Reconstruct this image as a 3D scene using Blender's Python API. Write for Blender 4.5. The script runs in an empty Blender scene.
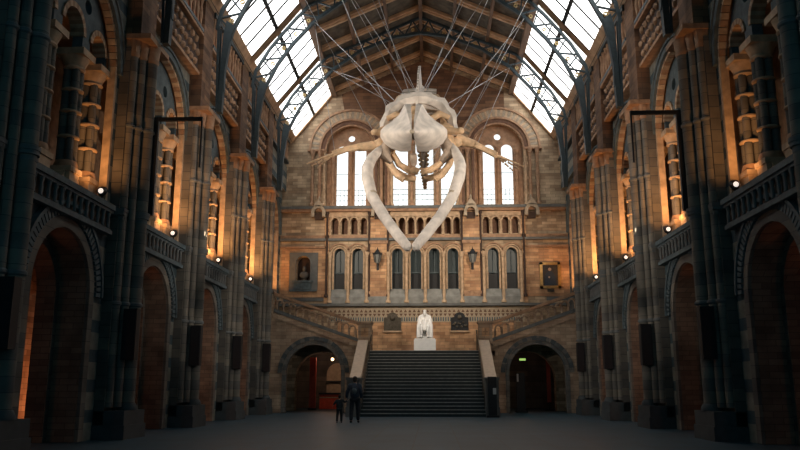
import bpy, bmesh, math, random
from mathutils import Vector, Matrix
from mathutils.geometry import tessellate_polygon
random.seed(7)
PI = math.pi
sc = bpy.context.scene
COL = sc.collection
ORD = ['nearest the camera', 'second from the camera', 'third from the camera', 'fourth from the camera', 'farthest from the camera']
SIDE = {-1: 'left', 1: 'right'}

# ------------------------------------------------------------------ materials
def newmat(name):
    m = bpy.data.materials.new(name); m.use_nodes = True
    nt = m.node_tree; return m, nt, nt.nodes['Principled BSDF']
def c4(c): return (c[0], c[1], c[2], 1)
def plain(name, col, rough=.7, metal=0., var=0.15, scale=6., emit=None):
    m, nt, b = newmat(name)
    b.inputs['Roughness'].default_value = rough; b.inputs['Metallic'].default_value = metal
    tc = nt.nodes.new('ShaderNodeTexCoord'); n = nt.nodes.new('ShaderNodeTexNoise'); r = nt.nodes.new('ShaderNodeValToRGB')
    n.inputs['Scale'].default_value = scale; n.inputs['Detail'].default_value = 3
    r.color_ramp.elements[0].position = .3; r.color_ramp.elements[1].position = .7
    r.color_ramp.elements[0].color = c4([x*(1-var) for x in col]); r.color_ramp.elements[1].color = c4([min(1, x*(1+var)) for x in col])
    nt.links.new(tc.outputs['Object'], n.inputs['Vector']); nt.links.new(n.outputs['Fac'], r.inputs['Fac'])
    nt.links.new(r.outputs['Color'], b.inputs['Base Color'])
    if emit:
        b.inputs['Emission Color'].default_value = c4(emit[0]); b.inputs['Emission Strength'].default_value = emit[1]
    return m
def brick(name, c1, c2, mortar, bw=.5, rh=.16, rough=.85, bias=0., ms=.008, noise=.35):
    m, nt, b = newmat(name); b.inputs['Roughness'].default_value = rough
    N = nt.nodes.new; L = nt.links.new
    tc = N('ShaderNodeTexCoord'); sep = N('ShaderNodeSeparateXYZ'); add = N('ShaderNodeMath'); cmb = N('ShaderNodeCombineXYZ')
    L(tc.outputs['Object'], sep.inputs[0]); L(sep.outputs['X'], add.inputs[0]); L(sep.outputs['Y'], add.inputs[1])
    L(add.outputs[0], cmb.inputs['X']); L(sep.outputs['Z'], cmb.inputs['Y'])
    br = N('ShaderNodeTexBrick'); L(cmb.outputs[0], br.inputs['Vector'])
    br.inputs['Scale'].default_value = 1; br.inputs['Brick Width'].default_value = bw; br.inputs['Row Height'].default_value = rh
    br.inputs['Mortar Size'].default_value = ms; br.inputs['Bias'].default_value = bias
    br.inputs['Color1'].default_value = c4(c1); br.inputs['Color2'].default_value = c4(c2); br.inputs['Mortar'].default_value = c4(mortar)
    n = N('ShaderNodeTexNoise'); n.inputs['Scale'].default_value = 1.3; n.inputs['Detail'].default_value = 5; L(tc.outputs['Object'], n.inputs['Vector'])
    mr = N('ShaderNodeMapRange'); L(n.outputs['Fac'], mr.inputs['Value']); mr.inputs['From Min'].default_value = .3; mr.inputs['From Max'].default_value = .7
    mr.inputs['To Min'].default_value = 1-noise; mr.inputs['To Max'].default_value = 1+noise
    mx = N('ShaderNodeMix'); mx.data_type = 'RGBA'; mx.blend_type = 'MULTIPLY'; mx.inputs['Factor'].default_value = 1
    L(br.outputs['Color'], mx.inputs[6]); L(mr.outputs[0], mx.inputs[7]); L(mx.outputs[2], b.inputs['Base Color'])
    bp = N('ShaderNodeBump'); bp.inputs['Strength'].default_value = .4; bp.inputs['Distance'].default_value = .02
    L(br.outputs['Fac'], bp.inputs['Height']); bp.invert = True; L(bp.outputs[0], b.inputs['Normal'])
    return m
def banded(name, c1, c2, per):
    m, nt, b = newmat(name); b.inputs['Roughness'].default_value = .8
    N = nt.nodes.new; L = nt.links.new
    tc = N('ShaderNodeTexCoord'); sep = N('ShaderNodeSeparateXYZ'); L(tc.outputs['Object'], sep.inputs[0])
    d = N('ShaderNodeMath'); d.operation = 'DIVIDE'; d.inputs[1].default_value = per; L(sep.outputs['Z'], d.inputs[0])
    fr = N('ShaderNodeMath'); fr.operation = 'FRACT'; L(d.outputs[0], fr.inputs[0])
    r = N('ShaderNodeValToRGB'); r.color_ramp.interpolation = 'CONSTANT'; L(fr.outputs[0], r.inputs['Fac'])
    e = r.color_ramp.elements; e[0].color = c4(c1); e[1].position = .58; e[1].color = c4(c2)
    n = N('ShaderNodeTexNoise'); n.inputs['Scale'].default_value = 2.5; n.inputs['Detail'].default_value = 5; L(tc.outputs['Object'], n.inputs['Vector'])
    mr = N('ShaderNodeMapRange'); L(n.outputs['Fac'], mr.inputs['Value']); mr.inputs['From Min'].default_value = .3; mr.inputs['From Max'].default_value = .7; mr.inputs['To Min'].default_value = .65; mr.inputs['To Max'].default_value = 1.35
    mx = N('ShaderNodeMix'); mx.data_type = 'RGBA'; mx.blend_type = 'MULTIPLY'; mx.inputs['Factor'].default_value = 1
    L(r.outputs['Color'], mx.inputs[6]); L(mr.outputs[0], mx.inputs[7]); L(mx.outputs[2], b.inputs['Base Color']); return m
def emis(name, col, st):
    m, nt, b = newmat(name)
    b.inputs['Base Color'].default_value = c4(col); b.inputs['Emission Color'].default_value = c4(col); b.inputs['Emission Strength'].default_value = st
    return m
M = {}
M['wallbrick'] = brick('buff brick', (.54, .41, .27), (.27, .185, .115), (.18, .14, .10), .62, .2)
M['orangebrick'] = brick('orange brick', (.64, .39, .21), (.38, .20, .105), (.25, .17, .11), .6, .2)
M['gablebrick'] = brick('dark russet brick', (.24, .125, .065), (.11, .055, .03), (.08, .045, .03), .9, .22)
M['flightbrick'] = brick('stair brick', (.48, .35, .24), (.32, .21, .14), (.19, .14, .10), .6, .2)
M['banded'] = brick('banded terracotta', (.14, .12, .095), (.075, .07, .065), (.045, .048, .048), 3.0, .36, ms=.012)
M['sidestone'] = banded('grey banded wall', (.21, .205, .17), (.045, .075, .088), .84)
M['shaft'] = brick('terracotta shaft', (.19, .165, .13), (.105, .10, .09), (.06, .06, .058), 5.0, .34, ms=.008)
M['bluestone'] = plain('blue grey terracotta', (.085, .115, .125), .7, var=.3, scale=5)
M['greystone'] = plain('grey stone', (.13, .135, .13), .75, var=.2, scale=3)
M['plinth'] = plain('dark plinth stone', (.055, .068, .072), .7, var=.2, scale=3)
M['archstone'] = brick('checked arch stone', (.20, .17, .14), (.09, .10, .10), (.06, .06, .06), .35, .3)
M['buff'] = plain('buff terracotta', (.50, .35, .22), .7, var=.25, scale=4)
M['brownstone'] = plain('brown terracotta', (.36, .21, .12), .7, var=.3, scale=4)
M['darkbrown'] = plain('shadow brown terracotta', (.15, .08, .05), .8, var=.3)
M['lining'] = brick('arch lining brick', (.23, .16, .11), (.15, .10, .07), (.09, .07, .05), .5, .17)
M['sillstone'] = plain('pale grey sill stone', (.22, .225, .21), .7, var=.25, scale=3)
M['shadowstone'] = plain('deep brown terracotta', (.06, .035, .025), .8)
M['ringstone'] = plain('weathered arch stone', (.36, .29, .21), .7, var=.25, scale=4)
M['cream'] = plain('cream terracotta', (.42, .34, .24), .7, var=.15)
M['wood'] = plain('roof timber', (.50, .33, .20), .55, var=.25, scale=2)
M['darkwood'] = plain('dark roof timber', (.13, .075, .045), .5, var=.25, scale=2)
M['roofpanel'] = plain('painted ceiling panel', (.09, .075, .055), .7, var=.5, scale=2.5)
M['iron'] = plain('blue grey painted iron', (.035, .055, .065), .45, .3, var=.2)
M['gilt'] = plain('gilt leaf ornament', (.45, .33, .14), .4, .5, var=.3)
M['blackiron'] = plain('black iron', (.02, .022, .025), .5, .4)
M['black'] = plain('black plastic', (.008, .010, .012), .6)
M['redpanel'] = plain('red brown panel', (.34, .10, .05), .7, var=.3)
M['boneg'] = plain('grey cream bone', (.66, .58, .50), .6, var=.2, scale=3)
M['bonet'] = plain('tan bone', (.64, .42, .24), .6, var=.3, scale=4)
M['boned'] = plain('dark brown bone', (.40, .30, .22), .6, var=.3, scale=4)
M['marble'] = plain('white marble', (.80, .77, .72), .45, var=.05)
M['bronze'] = plain('dark bronze', (.10, .085, .065), .4, .6, var=.3)
M['step'] = plain('dark stair stone', (.028, .036, .038), .45, var=.15)
M['nosing'] = plain('pale stair nosing', (.34, .35, .33), .5, var=.2)  # pale strip along the front edge of each step
M['coping'] = plain('pale stone coping', (.56, .44, .33), .55, var=.1)
M['redfab'] = plain('red painted panel', (.55, .07, .03), .6)
M['gold'] = plain('gilded frame', (.52, .32, .12), .35, .6, var=.2)
M['canvas'] = plain('dark painted canvas', (.035, .03, .028), .5, var=.4, scale=8)
M['flesh'] = plain('painted flesh', (.45, .33, .25), .6)
M['cable'] = plain('steel cable', (.42, .42, .42), .4, .6)
M['winglass'] = emis('bright daylight window glass', (.80, .90, .95), 1.05)
M['skyglass'] = emis('bright daylight roof glass', (.97, .97, .95), 3.4)
M['lampwarm'] = emis('warm lamp lens', (1, .62, .3), 5)
M['lampwhite'] = emis('white lamp lens', (1, .93, .85), .8)
M['green'] = emis('lit green sign', (.45, .75, .18), .8)
M['skin'] = plain('skin', (.42, .27, .19), .6, var=.05)
M['navy'] = plain('navy jacket cloth', (.035, .05, .075), .85, var=.2, scale=15)
M['jeans'] = plain('dark trouser cloth', (.025, .03, .04), .9, var=.2, scale=15)
M['childcoat'] = plain('dark child coat cloth', (.03, .035, .04), .9, var=.2, scale=15)
M['hair'] = plain('dark hair', (.02, .016, .013), .7, var=.3, scale=40)
M['white'] = plain('white paper', (.55, .56, .55), .7, var=.03)
m, nt, b = newmat('dark window glass'); M['darkglass'] = m
b.inputs['Base Color'].default_value = (.035, .055, .06, 1); b.inputs['Roughness'].default_value = .45
m, nt, b = newmat('polished floor'); M['floor'] = m
N = nt.nodes.new; L = nt.links.new
tc = N('ShaderNodeTexCoord'); ck = N('ShaderNodeTexBrick'); ck.inputs['Scale'].default_value = 1; ck.inputs['Brick Width'].default_value = 1.2; ck.inputs['Row Height'].default_value = 1.2
ck.offset = 0; ck.inputs['Mortar Size'].default_value = .02
ck.inputs['Color1'].default_value = (.017, .057, .084, 1); ck.inputs['Color2'].default_value = (.013, .044, .066, 1); ck.inputs['Mortar'].default_value = (.022, .034, .04, 1)
n = N('ShaderNodeTexNoise'); n.inputs['Scale'].default_value = .8; n.inputs['Detail'].default_value = 6
L(tc.outputs['Object'], ck.inputs['Vector']); L(tc.outputs['Object'], n.inputs['Vector'])
mr = N('ShaderNodeMapRange'); L(n.outputs['Fac'], mr.inputs['Value']); mr.inputs['To Min'].default_value = .6; mr.inputs['To Max'].default_value = 1.4
mx = N('ShaderNodeMix'); mx.data_type = 'RGBA'; mx.blend_type = 'MULTIPLY'; mx.inputs['Factor'].default_value = 1
L(ck.outputs['Color'], mx.inputs[6]); L(mr.outputs[0], mx.inputs[7]); L(mx.outputs[2], b.inputs['Base Color']); b.inputs['Roughness'].default_value = .5

# ------------------------------------------------------------------ mesh builder
class MB:
    def __init__(s): s.v = []; s.f = []; s.mi = []
    def add(s, vs, fs, mi=0):
        o = len(s.v); s.v += [tuple(p) for p in vs]
        for f in fs: s.f.append([i+o for i in f]); s.mi.append(mi)
        return s
    def box(s, x0, x1, y0, y1, z0, z1, mi=0):
        vs = [(x, y, z) for x in (x0, x1) for y in (y0, y1) for z in (z0, z1)]
        return s.add(vs, [(0, 1, 3, 2), (4, 6, 7, 5), (0, 4, 5, 1), (2, 3, 7, 6), (0, 2, 6, 4), (1, 5, 7, 3)], mi)
    def lathe(s, prof, x=0, y=0, n=12, mi=0, sx=1, sy=1, a0=0):
        vs = []; k = len(prof)
        for r, z in prof:
            for i in range(n):
                a = a0+2*PI*i/n; vs.append((x+r*sx*math.cos(a), y+r*sy*math.sin(a), z))
        fs = [(j*n+i, j*n+(i+1) % n, (j+1)*n+(i+1) % n, (j+1)*n+i) for j in range(k-1) for i in range(n)]
        fs.append(list(range(n))[::-1]); fs.append([(k-1)*n+i for i in range(n)])
        return s.add(vs, fs, mi)
    def tube(s, pts, rad, n=8, mi=0, flat=1.0, cap=True):
        pts = [Vector(p) for p in pts]; k = len(pts)
        rs = rad if isinstance(rad, (list, tuple)) else [rad]*k
        vs = []; up = None
        for i, p in enumerate(pts):
            d = (pts[min(i+1, k-1)]-pts[max(i-1, 0)]).normalized()
            if up is None: up = Vector((0, 0, 1)) if abs(d.z) < .9 else Vector((0, 1, 0))
            a = d.cross(up).normalized(); b_ = a.cross(d).normalized(); up = b_
            for j in range(n):
                t = 2*PI*j/n; vs.append(p+a*math.cos(t)*rs[i]+b_*math.sin(t)*rs[i]*flat)
        fs = [(j*n+i, j*n+(i+1) % n, (j+1)*n+(i+1) % n, (j+1)*n+i) for j in range(k-1) for i in range(n)]
        if cap: fs += [list(range(n))[::-1], [(k-1)*n+i for i in range(n)]]
        return s.add(vs, fs, mi)
    def beam(s, p, q, w, h, mi=0, up=(0, 0, 1)):
        p = Vector(p); q = Vector(q); d = (q-p).normalized(); u = Vector(up)
        a = d.cross(u).normalized()*w/2; c = a.cross(d).normalized()*h/2
        vs = [e+i*a+j*c for e in (p, q) for i in (-1, 1) for j in (-1, 1)]
        return s.add(vs, [(0, 1, 3, 2), (4, 6, 7, 5), (0, 4, 5, 1), (2, 3, 7, 6), (0, 2, 6, 4), (1, 5, 7, 3)], mi)
    def blob(s, c, r, n=12, m_=8, mi=0, rough=0.):
        vs = []; fs = []
        for j in range(1, m_):
            t = PI*j/m_
            for i in range(n):
                a = 2*PI*i/n; k = 1+random.uniform(-rough, rough)
                vs.append((c[0]+r[0]*k*math.sin(t)*math.cos(a), c[1]+r[1]*k*math.sin(t)*math.sin(a), c[2]+r[2]*k*math.cos(t)))
        T = len(vs); vs += [(c[0], c[1], c[2]+r[2]), (c[0], c[1], c[2]-r[2])]
        for j in range(m_-2):
            for i in range(n): fs.append((j*n+i, (j+1)*n+i, (j+1)*n+(i+1) % n, j*n+(i+1) % n))
        for i in range(n):
            fs.append((T, i, (i+1) % n)); fs.append((T+1, (m_-2)*n+(i+1) % n, (m_-2)*n+i))
        return s.add(vs, fs, mi)
    def plate(s, loops, F, t0, t1, mi=0):
        # flat polygon with holes in (u, v), given thickness t0..t1; F maps (u, v, t) to the world
        flat = [p for l in loops for p in l]; n = len(flat)
        tri = tessellate_polygon([[Vector((p[0], p[1], 0)) for p in l] for l in loops])
        vs = [F(u, v, t0) for u, v in flat]+[F(u, v, t1) for u, v in flat]
        fs = [tuple(t) for t in tri]+[tuple(i+n for i in t[::-1]) for t in tri]
        o = 0
        for l in loops:
            k = len(l)
            for i in range(k): a = o+i; c = o+(i+1) % k; fs.append((a, c, c+n, a+n))
            o += k
        return s.add(vs, fs, mi)
    def ring(s, cu, cv, r0, r1, F, t0, t1, n=24, mis=(0,), a0=0, a1=PI, jamb=None, gap=0.0, rel=0.0):
        for i in range(n):
            a = a0+(a1-a0)*i/n; c = a0+(a1-a0)*(i+1-gap)/n
            q = [(cu+r*math.cos(t), cv+r*math.sin(t)) for r, t in ((r0, a), (r1, a), (r1, c), (r0, c))]
            k = mis[i % len(mis)]; tt = t0-(rel if (i % 2) else 0)
            s.add([F(u, v, tt) for u, v in q]+[F(u, v, t1) for u, v in q], [(0, 1, 2, 3), (7, 6, 5, 4), (0, 4, 5, 1), (1, 5, 6, 2), (2, 6, 7, 3), (3, 7, 4, 0)], k)
        if jamb is not None:
            for sg in (-1, 1):
                q = [(cu+sg*r0, jamb), (cu+sg*r1, jamb), (cu+sg*r1, cv), (cu+sg*r0, cv)]
                s.add([F(u, v, t0) for u, v in q]+[F(u, v, t1) for u, v in q], [(0, 1, 2, 3), (7, 6, 5, 4), (0, 4, 5, 1), (1, 5, 6, 2), (2, 6, 7, 3), (3, 7, 4, 0)], mis[0])
        return s
    def fbox(s, F, u0, u1, v0, v1, t0, t1, mi=0):
        vs = [F(u, v, t) for u in (u0, u1) for v in (v0, v1) for t in (t0, t1)]
        return s.add(vs, [(0, 1, 3, 2), (4, 6, 7, 5), (0, 4, 5, 1), (2, 3, 7, 6), (0, 2, 6, 4), (1, 5, 7, 3)], mi)
    def build(s, name, mat, parent=None, ang=40):
        off = parent.location if (parent is not None and parent.type == 'EMPTY') else Vector((0, 0, 0))
        if parent is not None and parent.type == 'MESH' and parent.parent is not None: off = parent.parent.location
        me = bpy.data.meshes.new(name)
        me.from_pydata([tuple(Vector(p)-off) for p in s.v], [], s.f)
        for mm in (mat if isinstance(mat, (list, tuple)) else [mat]): me.materials.append(M[mm])
        for p, k in zip(me.polygons, s.mi): p.material_index = k
        bm = bmesh.new(); bm.from_mesh(me); bmesh.ops.recalc_face_normals(bm, faces=bm.faces); bm.to_mesh(me); bm.free()
        for p in me.polygons: p.use_smooth = True
        me.set_sharp_from_angle(angle=math.radians(ang))
        o = bpy.data.objects.new(name, me); COL.objects.link(o)
        if parent is not None: o.parent = parent
        return o
def thing(name, label, cat, loc=(0, 0, 0), rz=0, group=None):
    o = bpy.data.objects.new(name, None); COL.objects.link(o); o.empty_display_size = .2
    o.location = loc; o.rotation_euler = (0, 0, rz); o['label'] = label; o['category'] = cat
    if group: o['group'] = group
    return o
def tag(o, label, cat, group=None):
    o['label'] = label; o['category'] = cat
    if group: o['group'] = group
    return o
def struct(o): o['kind'] = 'structure'; return o
KIDS = {}
def dup(root, loc, rz, label, group=None):
    def cp(o, par):
        c = o.copy(); COL.objects.link(c)
        if par is not None: c.parent = par
        for ch in [x for x in o.children]: cp(ch, c)
        return c
    r = cp(root, None); r.location = loc; r.rotation_euler = (0, 0, rz); r['label'] = label
    if group: r['group'] = group
    return r
def arch(cu, hw, spring, n=18, rise=None):
    rise = hw if rise is None else rise
    return [(cu-hw*math.cos(PI*i/n), spring+rise*math.sin(PI*i/n)) for i in range(n+1)]
def archhole(cu, hw, base, spring, n=18, rise=None):
    return [(cu-hw, base)]+arch(cu, hw, spring, n, rise)+[(cu+hw, base)]
def circ(cu, cv, r, n=14): return [(cu+r*math.cos(2*PI*i/n), cv+r*math.sin(2*PI*i/n)) for i in range(n)]

# ------------------------------------------------------------------ dimensions
P = [9.5, 16.25, 23.1, 29.55, 35.9, 42.3]     # pier positions along the hall
BW = 48.5                                          # face of the end wall
CU = .12                                           # centre of the end wall
FW = 9.2                                           # face of the side walls

# ------------------------------------------------------------------ floor
mb = MB(); mb.box(-16, 16, -2, 56, -.3, 0)
struct(mb.build('floor', 'floor'))

# ------------------------------------------------------------------ side walls
def side(s):
    F = lambda y, z, t: (s*t, y, z)
    bays = [(P[i]+P[i+1])/2 for i in range(5)]
    # ground arcade
    mb = MB()
    out = [(7.3, 0)]
    for c in bays: out += archhole(c, 1.65, 0, 4.0, 20)
    out += [(BW+.8, 0), (BW+.8, 6.0), (7.3, 6.0)]
    mb.plate([out], F, FW, 10.0)
    # upper wall with the big gallery arches
    bays6 = bays+[(P[5]+BW)/2]
    holes = [archhole(c, 2.43, 6.3, 11.0, 22) for c in bays6]
    mb.plate([[(7.3, 6.0), (BW+.8, 6.0), (BW+.8, 17.35), (7.3, 17.35)]]+holes, F, FW, 9.46)
    mb.fbox(F, 7.3, BW, 13.9, 15.6, 8.92, FW)
    wall = struct(mb.build('wall_'+SIDE[s], 'sidestone'))
    mb = MB()
    out = [(7.3, 0)]
    for c in bays: out += archhole(c, 1.35, 0, 4.0, 20)
    out += [(BW+.8, 0), (BW+.8, 6.0), (7.3, 6.0)]
    mb.plate([out], F, 10.0, 10.5)
    mb.build('inner_arcade', 'banded', wall)
    # side aisle shell: outer wall, cross walls, vault
    mb = MB(); mb.fbox(F, 7.3, 56, 0, 6.0, 14.3, 14.6)
    G = lambda x, z, y: (s*x, y, z)
    for y in P:
        mb.plate([[(10.5, 0)]+archhole(12.4, 1.3, 0, 3.6, 14)+[(14.3, 0), (14.3, 6.0), (10.5, 6.0)]], G, y-.35, y+.35)
    mb.build('aisle_wall', 'wallbrick', wall)
    mb = MB(); mb.fbox(F, 7.3, BW+.8, 6.0, 6.3, FW+.05, 14.6); mb.fbox(F, 7.3, BW+.8, 13.6, 13.9, 9.46, 13.4)
    mb.fbox(F, 7.3, BW+.8, 6.3, 13.6, 13.0, 13.4)
    mb.fbox(F, BW+.8, BW+1.0, 0, 14, 9.4, 14.6); mb.fbox(F, 7.1, 7.3, 0, 14, 9.4, 14.6)
    mb.build('gallery_shell', 'brownstone', wall)
    # mouldings round the arches
    for c in bays:
        r = MB(); r.ring(c, 4.0, 1.61, 1.9, F, FW-.07, FW+.1, 26, (0,), jamb=0.0)
        r.ring(c, 4.0, 1.93, 2.22, F, FW-.12, FW+.05, 40, (1,), gap=.3)
        r.ring(c, 4.0, 2.22, 2.32, F, FW-.16, FW+.05, 30, (1,))
        r.ring(c, 4.0, 1.59, 1.65, F, FW+.02, 10.03, 26, (2,), jamb=0.0); r.ring(c, 4.0, 1.33, 1.37, F, 9.98, 10.52, 26, (2,), jamb=0.0)
        r.build('arch_ring', ['shaft', 'bluestone', 'lining'], wall)
    for c in bays6:
        r = MB(); r.ring(c, 11.0, 2.3, 2.44, F, FW+.0, FW+.24, 34, (0, 1), jamb=6.72, gap=.1)
        r.build('gallery_arch_soffit', ['buff', 'brownstone'], wall)
        r = MB(); r.ring(c, 11.0, 2.42, 2.62, F, FW-.1, FW+.1, 30, (0,)); r.ring(c, 11.0, 2.66, 2.75, F, FW-.14, FW+.1, 30, (0,))
        r.build('gallery_arch_moulding', 'bluestone', wall)
        # tracery screen between the gallery columns
        q = MB()
        ol = [(c-2.38, 11.0), (c-2.1, 11.0)]+arch(c-1.6, .5, 11.4, 12)+[(c-1.1, 11.0), (c-.62, 11.0)]+arch(c, .62, 11.4, 12)+[(c+.62, 11.0), (c+1.1, 11.0)]+arch(c+1.6, .5, 11.4, 12)+[(c+2.1, 11.0), (c+2.38, 11.0)]
        ol += arch(c, 2.3, 11.02, 20)[::-1]
        q.plate([ol, circ(c-.8, 12.4, .22), circ(c+.8, 12.4, .22)], F, 9.5, 9.8)
        q.build('tracery_screen', 'bluestone', wall)
        r = MB()
        for d, hw in ((-1.6, .5), (0, .62), (1.6, .5)): r.ring(c+d, 11.4, hw-.06, hw+.1, F, 9.45, 9.85, 16, (0, 1))
        r.build('small_arch_ring', ['buff', 'brownstone'], wall)
    for i in range(5):
        y0, y1 = P[i]+.75, P[i+1]-.75
        # leaf bosses of the frieze
        q = MB(); nb = 10
        for a in range(nb):
            for b_ in range(3):
                u = y0+(y1-y0)*(a+.5+(.25 if b_ % 2 else -.25))/nb; v = 14.24+.48*b_
                q.blob(F(u, v, 8.88), (.12, .17, .15), 7, 5, rough=.12)
        q.fbox(F, y0-.1, y1+.1, 13.82, 13.95, 8.8, 9.2); q.fbox(F, y0-.1, y1+.1, 15.5, 15.62, 8.7, 9.2)
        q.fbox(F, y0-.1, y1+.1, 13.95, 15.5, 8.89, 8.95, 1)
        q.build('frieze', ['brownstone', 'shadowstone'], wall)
    q = MB()
    for y in P[:]: q.fbox(F, y-.62, y+.62, 12.42, 17.2, 8.7, FW)
    q.build('brick_pilaster', 'gablebrick', wall)
    return wall
for s in (-1, 1): side(s)

# ------------------------------------------------------------------ clustered piers
def make_pier():
    t = thing('clustered_pier', '', 'pier', (0, 0, 0))
    mb = MB(); mb.box(0, .30, -.8, .8, 0, 12.0)
    mb.build('core', 'banded', t)
    for x, y, r in ((.66, 0, .21), (.50, -.36, .13), (.50, .36, .13), (.34, -.62, .13), (.34, .62, .13)):
        q = MB(); q.lathe([(r, .9), (r, 12.0)], x, y, 14); sh = q.build('shaft', 'shaft', t)
        for z in (3.9, 9.4):
            q = MB(); q.lathe([(r, z-.07), (r+.04, z-.03), (r+.04, z+.03), (r, z+.07)], x, y, 14); q.build('shaft_ring', 'greystone', sh)
    q = MB(); q.box(0, .94, -.84, .84, 0, .4); q.box(0, .9, -.8, .8, .4, .8)
    q.lathe([(.3, .8), (.3, .88), (.24, 1.0)], .66, 0, 14)
    q.build('base', 'plinth', t)
    q = MB()
    for z, e in ((6.42, .0), (6.56, .04), (6.66, .06)): q.box(0, .42+e, -.78-e, .78+e, z, z+.1); q.lathe([(.22+e, z), (.22+e, z+.1)], .66, 0, 16)
    q.build('string_band', 'greystone', t)
    q = MB()
    for x, y, r in ((.66, 0, .22), (.50, -.36, .14), (.50, .36, .14), (.34, -.62, .14), (.34, .62, .14)):
        q.lathe([(r, 11.7), (r+.03, 11.78), (r+.01, 11.86), (r+.05, 12.15), (r+.06, 12.25)], x, y, 14)
    q.box(0, .45, -.78, .78, 11.85, 12.25); q.box(0, .92, -.86, .86, 12.25, 12.42)
    q.build('capital', 'brownstone', t)
    return t
pier0 = make_pier(); first = True
for s in (-1, 1):
    for k, y in enumerate(P[1:]):
        lab = 'tall clustered stone pier of banded shafts, %s side, %s' % (SIDE[s], ORD[k])
        g = 'clustered piers between the arches'
        if first: pier0.location = (s*FW, y, 0); pier0.rotation_euler = (0, 0, 0 if s < 0 else PI); pier0['label'] = lab; pier0['group'] = g; first = False
        else: dup(pier0, (s*FW, y, 0), 0 if s < 0 else PI, lab, g)

# ------------------------------------------------------------------ gallery columns
def make_col():
    t = thing('gallery_column', '', 'column')
    q = MB(); q.box(-.28, .28, -.3, .3, 0, 1.05); q.box(-.33, .33, -.35, .35, 1.05, 1.2); q.build('pedestal', 'buff', t)
    q = MB(); q.lathe([(.33, 1.2), (.33, 1.28), (.29, 1.4)], 0, 0, 16); q.build('base', 'brownstone', t)
    for a in range(4):
        q = MB(); q.lathe([(.115, 1.35), (.115, 4.15)], .175*math.cos(a*PI/2+PI/4), .175*math.sin(a*PI/2+PI/4), 10); q.build('shaft', 'shaft', t)
    for z in (2.1, 2.85, 3.5):
        q = MB(); q.lathe([(.26, z-.05), (.31, z-.02), (.31, z+.02), (.26, z+.05)], 0, 0, 16); q.build('shaft_ring', 'buff', t)
    q = MB(); q.lathe([(.27, 4.1), (.31, 4.15), (.28, 4.22), (.40, 4.5)], 0, 0, 16); q.box(-.42, .42, -.4, .4, 4.5, 4.7); q.build('capital', 'buff', t)
    return t
col0 = make_col(); first = True
for s in (-1, 1):
    for k in range(5):
        c = (P[k+1]+(P[k+2] if k < 4 else BW))/2
        for j, d in enumerate((-2.05, -.85, .85, 2.05)):
            w = ['against near pier', 'nearer middle one', 'farther middle one', 'against far pier'][j]
            lab = 'ringed column, %s gallery, bay %s, %s' % (SIDE[s], ORD[k], w)
            g = 'gallery columns above the parapets'
            if first: col0.location = (s*9.78, c+d, 6.3); col0['label'] = lab; col0['group'] = g; first = False
            else: dup(col0, (s*9.78, c+d, 6.3), 0, lab, g)

# ------------------------------------------------------------------ gallery parapets, low scalloped walls, clerestory balustrades
def make_parapet(hw):
    F = lambda u, v, t: (t, u, v)
    t = thing('gallery_parapet', '', 'parapet')
    q = MB(); q.box(-.1, .26, -hw, hw, .52, .60); q.box(-.14, .32, -hw, hw, .60, .76); q.build('coping', 'bluestone', t)
    q = MB(); q.box(0, .12, -hw, hw, -.08, .52); q.build('back_panel', 'darkbrown', t)
    q = MB(); q.box(0, .26, -hw, hw, -.12, .0); q.box(0, .2, -hw, hw, .0, .06); q.build('base_moulding', 'bluestone', t)
    n = int(hw*2/.34)
    for i in range(n):
        y = -hw+(i+.5)*2*hw/n
        q = MB(); q.lathe([(.06, .06), (.045, .12), (.06, .25), (.045, .38), (.08, .5), (.08, .53)], .19, y, 8)
        q.build('baluster', 'greystone', t)
    return t
par = make_parapet(2.36); first = True
for s in (-1, 1):
    for k in range(5):
        c = (P[k+1]+(P[k+2] if k < 4 else BW))/2
        lab = 'carved stone gallery parapet, %s side, bay %s' % (SIDE[s], ORD[k])
        if first: par.location = (s*FW, c, 6.0); par['label'] = lab; par['group'] = 'gallery parapets'; first = False
        else: dup(par, (s*FW, c, 6.0), 0 if s < 0 else PI, lab, 'gallery parapets')
def make_low():
    F = lambda u, v, t: (t, u, v)
    q = MB()
    for c, hw in ((0, .52), (-1.45, .27), (1.45, .27)):
        o = [(c-hw, 0), (c+hw, 0), (c+hw, 1.15)]+[(c+hw*math.cos(PI*i/8), 1.15-.4*math.sin(PI*i/8)) for i in range(1, 8)]+[(c-hw, 1.15)]
        q.plate([o], F, -.16, .16)
    return q.build('scalloped_wall', 'buff')
low = make_low(); first = True
for s in (-1, 1):
    for k in range(5):
        c = (P[k+1]+(P[k+2] if k < 4 else BW))/2
        lab = 'low scalloped stone wall, %s gallery, bay %s' % (SIDE[s], ORD[k])
        o = low if first else dup(low, (0, 0, 0), 0, lab)
        first = False; o.location = (s*9.78, c, 6.3); tag(o, lab, 'wall', 'low scalloped gallery walls')
def make_clere(hw):
    t = thing('clerestory_balustrade', '', 'balustrade')
    q = MB(); q.box(-.1, .35, -hw, hw, 1.4, 1.62); q.build('coping', 'iron', t)
    q = MB(); q.box(0, .3, -hw, hw, 0, .14); q.build('base_rail', 'iron', t)
    q = MB(); q.box(-.05, .05, -hw, hw, .1, 1.4); q.build('back_panel', 'redpanel', t)
    n = 11
    for i in range(n):
        y = -hw+(i+.5)*2*hw/n
        q = MB(); q.lathe([(.07, .14), (.05, .3), (.09, .7), (.05, 1.1), (.1, 1.3), (.1, 1.4)], .2, y, 8); q.build('baluster', 'brownstone', t)
    return t
cl = make_clere(2.5); first = True
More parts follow.
